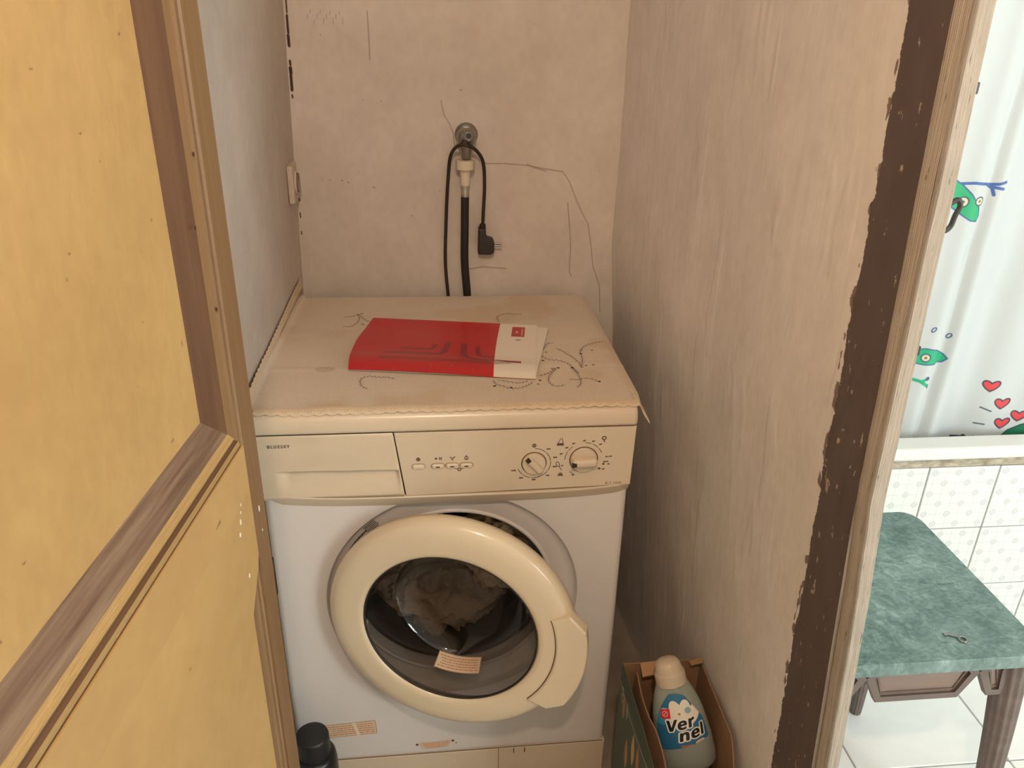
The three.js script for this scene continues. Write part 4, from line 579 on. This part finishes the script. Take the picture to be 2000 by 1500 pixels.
{ // marble-topped side table
  const x0 = 0.525, x1 = 0.955, z0 = -0.168, z1 = 0.240, y1 = 0.5, t = thing('side_table', 'small carved wooden table with a green marble top beside the tub', 'table');
  const map = dtex(1024, 1024, (u, v) => {
    const q = fbm(u * 4, v * 4, 3, 4), a = fbm(u * 9 + 3 * q, v * 9 - 2 * q, 12, 5), vein = Math.pow(1 - Math.abs(2 * fbm(u * 5 + 2 * q + 3, v * 5 + q * 3, 22, 5) - 1), 14), fine = Math.pow(1 - Math.abs(2 * fbm(u * 22 + 3 * q, v * 16 + q * 6, 29, 4) - 1), 10);
    const k = 58 * (a - 0.5) + 26 * vein * smooth(0.45, 0.7, q) + 22 * fine + 46 * (fbm(u * 70, v * 110, 41, 3) - 0.5) + 30 * (fbm(u * 22, v * 34, 47, 3) - 0.5); return [98 + k, 128 + k * 0.95, 123 + k * 0.95];
  });
  const sh = new THREE.Shape(), c = 0.035, hx = (x1 - x0) / 2, hz = (z1 - z0) / 2; sh.moveTo(-hx + c, -hz); sh.lineTo(hx - c, -hz); sh.quadraticCurveTo(hx - 0.008, -hz, hx, -hz + c); sh.lineTo(hx, hz - c); sh.quadraticCurveTo(hx - 0.008, hz, hx - c, hz); sh.lineTo(-hx + c, hz); sh.quadraticCurveTo(-hx, hz, -hx, hz - c); sh.lineTo(-hx, -hz + c); sh.quadraticCurveTo(-hx, -hz, -hx + c, -hz);
  const g = extr(sh, 0.02, 0.003, 10); g.rotateX(Math.PI / 2); g.translate((x0 + x1) / 2, y1 - 0.003, (z0 + z1) / 2);
  { const p = g.attributes.position, uv = g.attributes.uv; for (let i = 0; i < p.count; i++) uv.setXY(i, (p.getX(i) - x0) / 0.45, (p.getZ(i) - z0) / 0.45 + p.getY(i)); }
  mesh('marble_top', g, phy({ map, roughness: 0.22, clearcoat: 0.3 }), t);
  const wood = std({ map: dtex(256, 256, (u, v) => { const k = 30 * (fbm(u * 4, v * 40, 3, 4) - 0.5); return [142 + k, 122 + k, 112 + k]; }), roughness: 0.5 });
  const woodD = std({ map: dtex(128, 128, (u, v) => { const k = 26 * (fbm(u * 4, v * 30, 7, 4) - 0.5); return [112 + k, 98 + k, 92 + k]; }), roughness: 0.5 });
  const zf = z1 - 0.030, yt = y1 - 0.026;
  mesh('apron_frame', [box(x0 + 0.03, x1 - 0.03, yt - 0.012, yt, z0 + 0.03, zf - 0.012), box(x0 + 0.03, x0 + 0.045, yt - 0.07, yt, z0 + 0.04, zf - 0.02), box(x1 - 0.045, x1 - 0.03, yt - 0.07, yt, z0 + 0.04, zf - 0.02), box(x0 + 0.04, x1 - 0.04, yt - 0.07, yt, z0 + 0.03, z0 + 0.045)], woodD, t);
  const hexPanel = (xa, xb, full = true) => { // elongated hexagonal carved panel, pointed where it meets the next
    const yv = yt - 0.038, yb = yt - 0.092, m = 0.027, e = full ? m : 0.004;
    const ring = (d) => [[xa + d * 1.3, yv], [xa + m + d * 0.5, yt - 0.004 - d], [xb - e - d * 0.5, yt - 0.004 - d], [xb - d * 1.3, yv], [xb - e - d * 0.5, yb + d], [xa + m + d * 0.5, yb + d]];
    const s = new THREE.Shape(ring(0).map((p) => new THREE.Vector2(...p))); s.holes.push(new THREE.Path(ring(0.011).map((p) => new THREE.Vector2(...p))));
    const pn = mesh('carved_panel', T(extr(ring(0.010), 0.006, 0), 0, 0, zf - 0.014), wood, t); mesh('panel_border', T(extr(s, 0.010, 0.002), 0, 0, zf - 0.014), woodD, pn);
    const s2 = new THREE.Shape(ring(0.016).map((p) => new THREE.Vector2(...p))); s2.holes.push(new THREE.Path(ring(0.019).map((p) => new THREE.Vector2(...p)))); mesh('panel_bead', T(extr(s2, 0.004, 0), 0, 0, zf - 0.010), woodD, pn);
  };
  hexPanel(0.553, 0.672); hexPanel(0.670, 0.870); hexPanel(0.868, 0.926, false);
  const leg = (xt, zt, xb, zb, s) => { // tapering fluted leg
    const gL = grid(48, 24, (u, v) => { const a = -u * Math.PI * 2, r = mix(0.013, 0.027, Math.pow(v, 0.8)) * (1 + 0.07 * Math.cos(a * 12)) * s, bow = 0.012 * Math.sin(v * Math.PI); return [mix(xb, xt, v) + (xt > xb ? -bow : bow) * 0.5 + r * Math.cos(a), mix(0.0, yt - 0.008, v), mix(zb, zt, v) + r * Math.sin(a)]; });
    mesh('leg', [gL], woodD, t);
  };
  leg(x1 - 0.022, z1 - 0.050, x1 + 0.022, z1 - 0.035, 1); leg(x1 - 0.045, z0 + 0.05, x1 - 0.05, z0 + 0.06, 0.9); leg(x0 + 0.04, z1 - 0.05, x0 + 0.035, z1 - 0.045, 1); leg(x0 + 0.045, z0 + 0.05, x0 + 0.05, z0 + 0.06, 0.9);
  const kx = 0.817, kz = 0.188, key = thing('small_key', 'small metal key lying on the green marble table top', 'key', [kx, y1 + 0.0018, kz]); key.rotation.y = -0.5; key.scale.setScalar(0.75);
  mesh('key_bow', T(new THREE.TorusGeometry(0.0085, 0.0022, 8, 24).rotateX(Math.PI / 2), 0.018, 0, 0.004), chrome, key); mesh('key_blade', [rbox(-0.022, 0.010, -0.0015, 0.0015, -0.002, 0.003, 0.001), rbox(-0.020, -0.012, -0.0015, 0.0015, 0.002, 0.007, 0.001)], chrome, key);
}
{ // hasp staple and strike plates on the outer edge of the post
  const h = thing('door_staple', 'bent iron staple on the outer edge of the beige post', 'hook');
  const x = wallX(1.27, 0.43) + 0.0155, z = 0.43 - 0.010, dy = -0.017, iron = std({ color: 0x4a4a48, metalness: 0.7, roughness: 0.45 });
  mesh('staple', tube([[x - 0.004, 1.283 + dy, z], [x + 0.008, 1.281 + dy, z], [x + 0.017, 1.285 + dy, z], [x + 0.0205, 1.280 + dy, z], [x + 0.018, 1.270 + dy, z], [x + 0.016, 1.260 + dy, z], [x + 0.012, 1.256 + dy, z], [x + 0.004, 1.257 + dy, z], [x - 0.004, 1.248 + dy, z]], 0.0026, 60, 10), iron, h);
  for (const [y, l] of [[1.366, 'small dark metal stud high on the outer edge of the beige post'], [1.121, 'small dark metal stud low on the outer edge of the beige post']]) { const s = tag(mesh('metal_stud', rbox(-0.004, 0.008, -0.005, 0.005, -0.005, 0.005, 0.001), iron), l, 'stud'); s.position.set(wallX(y, postZ(y)) + 0.0155, y, postZ(y) - 0.012); }
}
{ // bare bulb on its cord
  const b = thing('ceiling_lamp', 'bare glowing bulb hanging from the ceiling on a short cord', 'lamp', BULB.at);
  mesh('bulb', lathe([[0, -0.04], [0.018, -0.036], [0.028, -0.02], [0.03, 0], [0.024, 0.022], [0.014, 0.04], [0.013, 0.05]], 32), std({ color: 0xfff0dc, emissive: new THREE.Color().setRGB(...BULB.color), emissiveIntensity: 6 }), b);
  mesh('lamp_holder', T(cyl(0.016, 0.018, 0.05, 24), 0, 0.075, 0), std({ color: 0x222222 }), b);
  mesh('cord', T(cyl(0.003, 0.003, CEIL - BULB.at[1] - 0.1, 10), 0, 0.1 + (CEIL - BULB.at[1] - 0.1) / 2, 0), std({ color: 0x333333 }), b);
}
renderer.render(scene, camera);
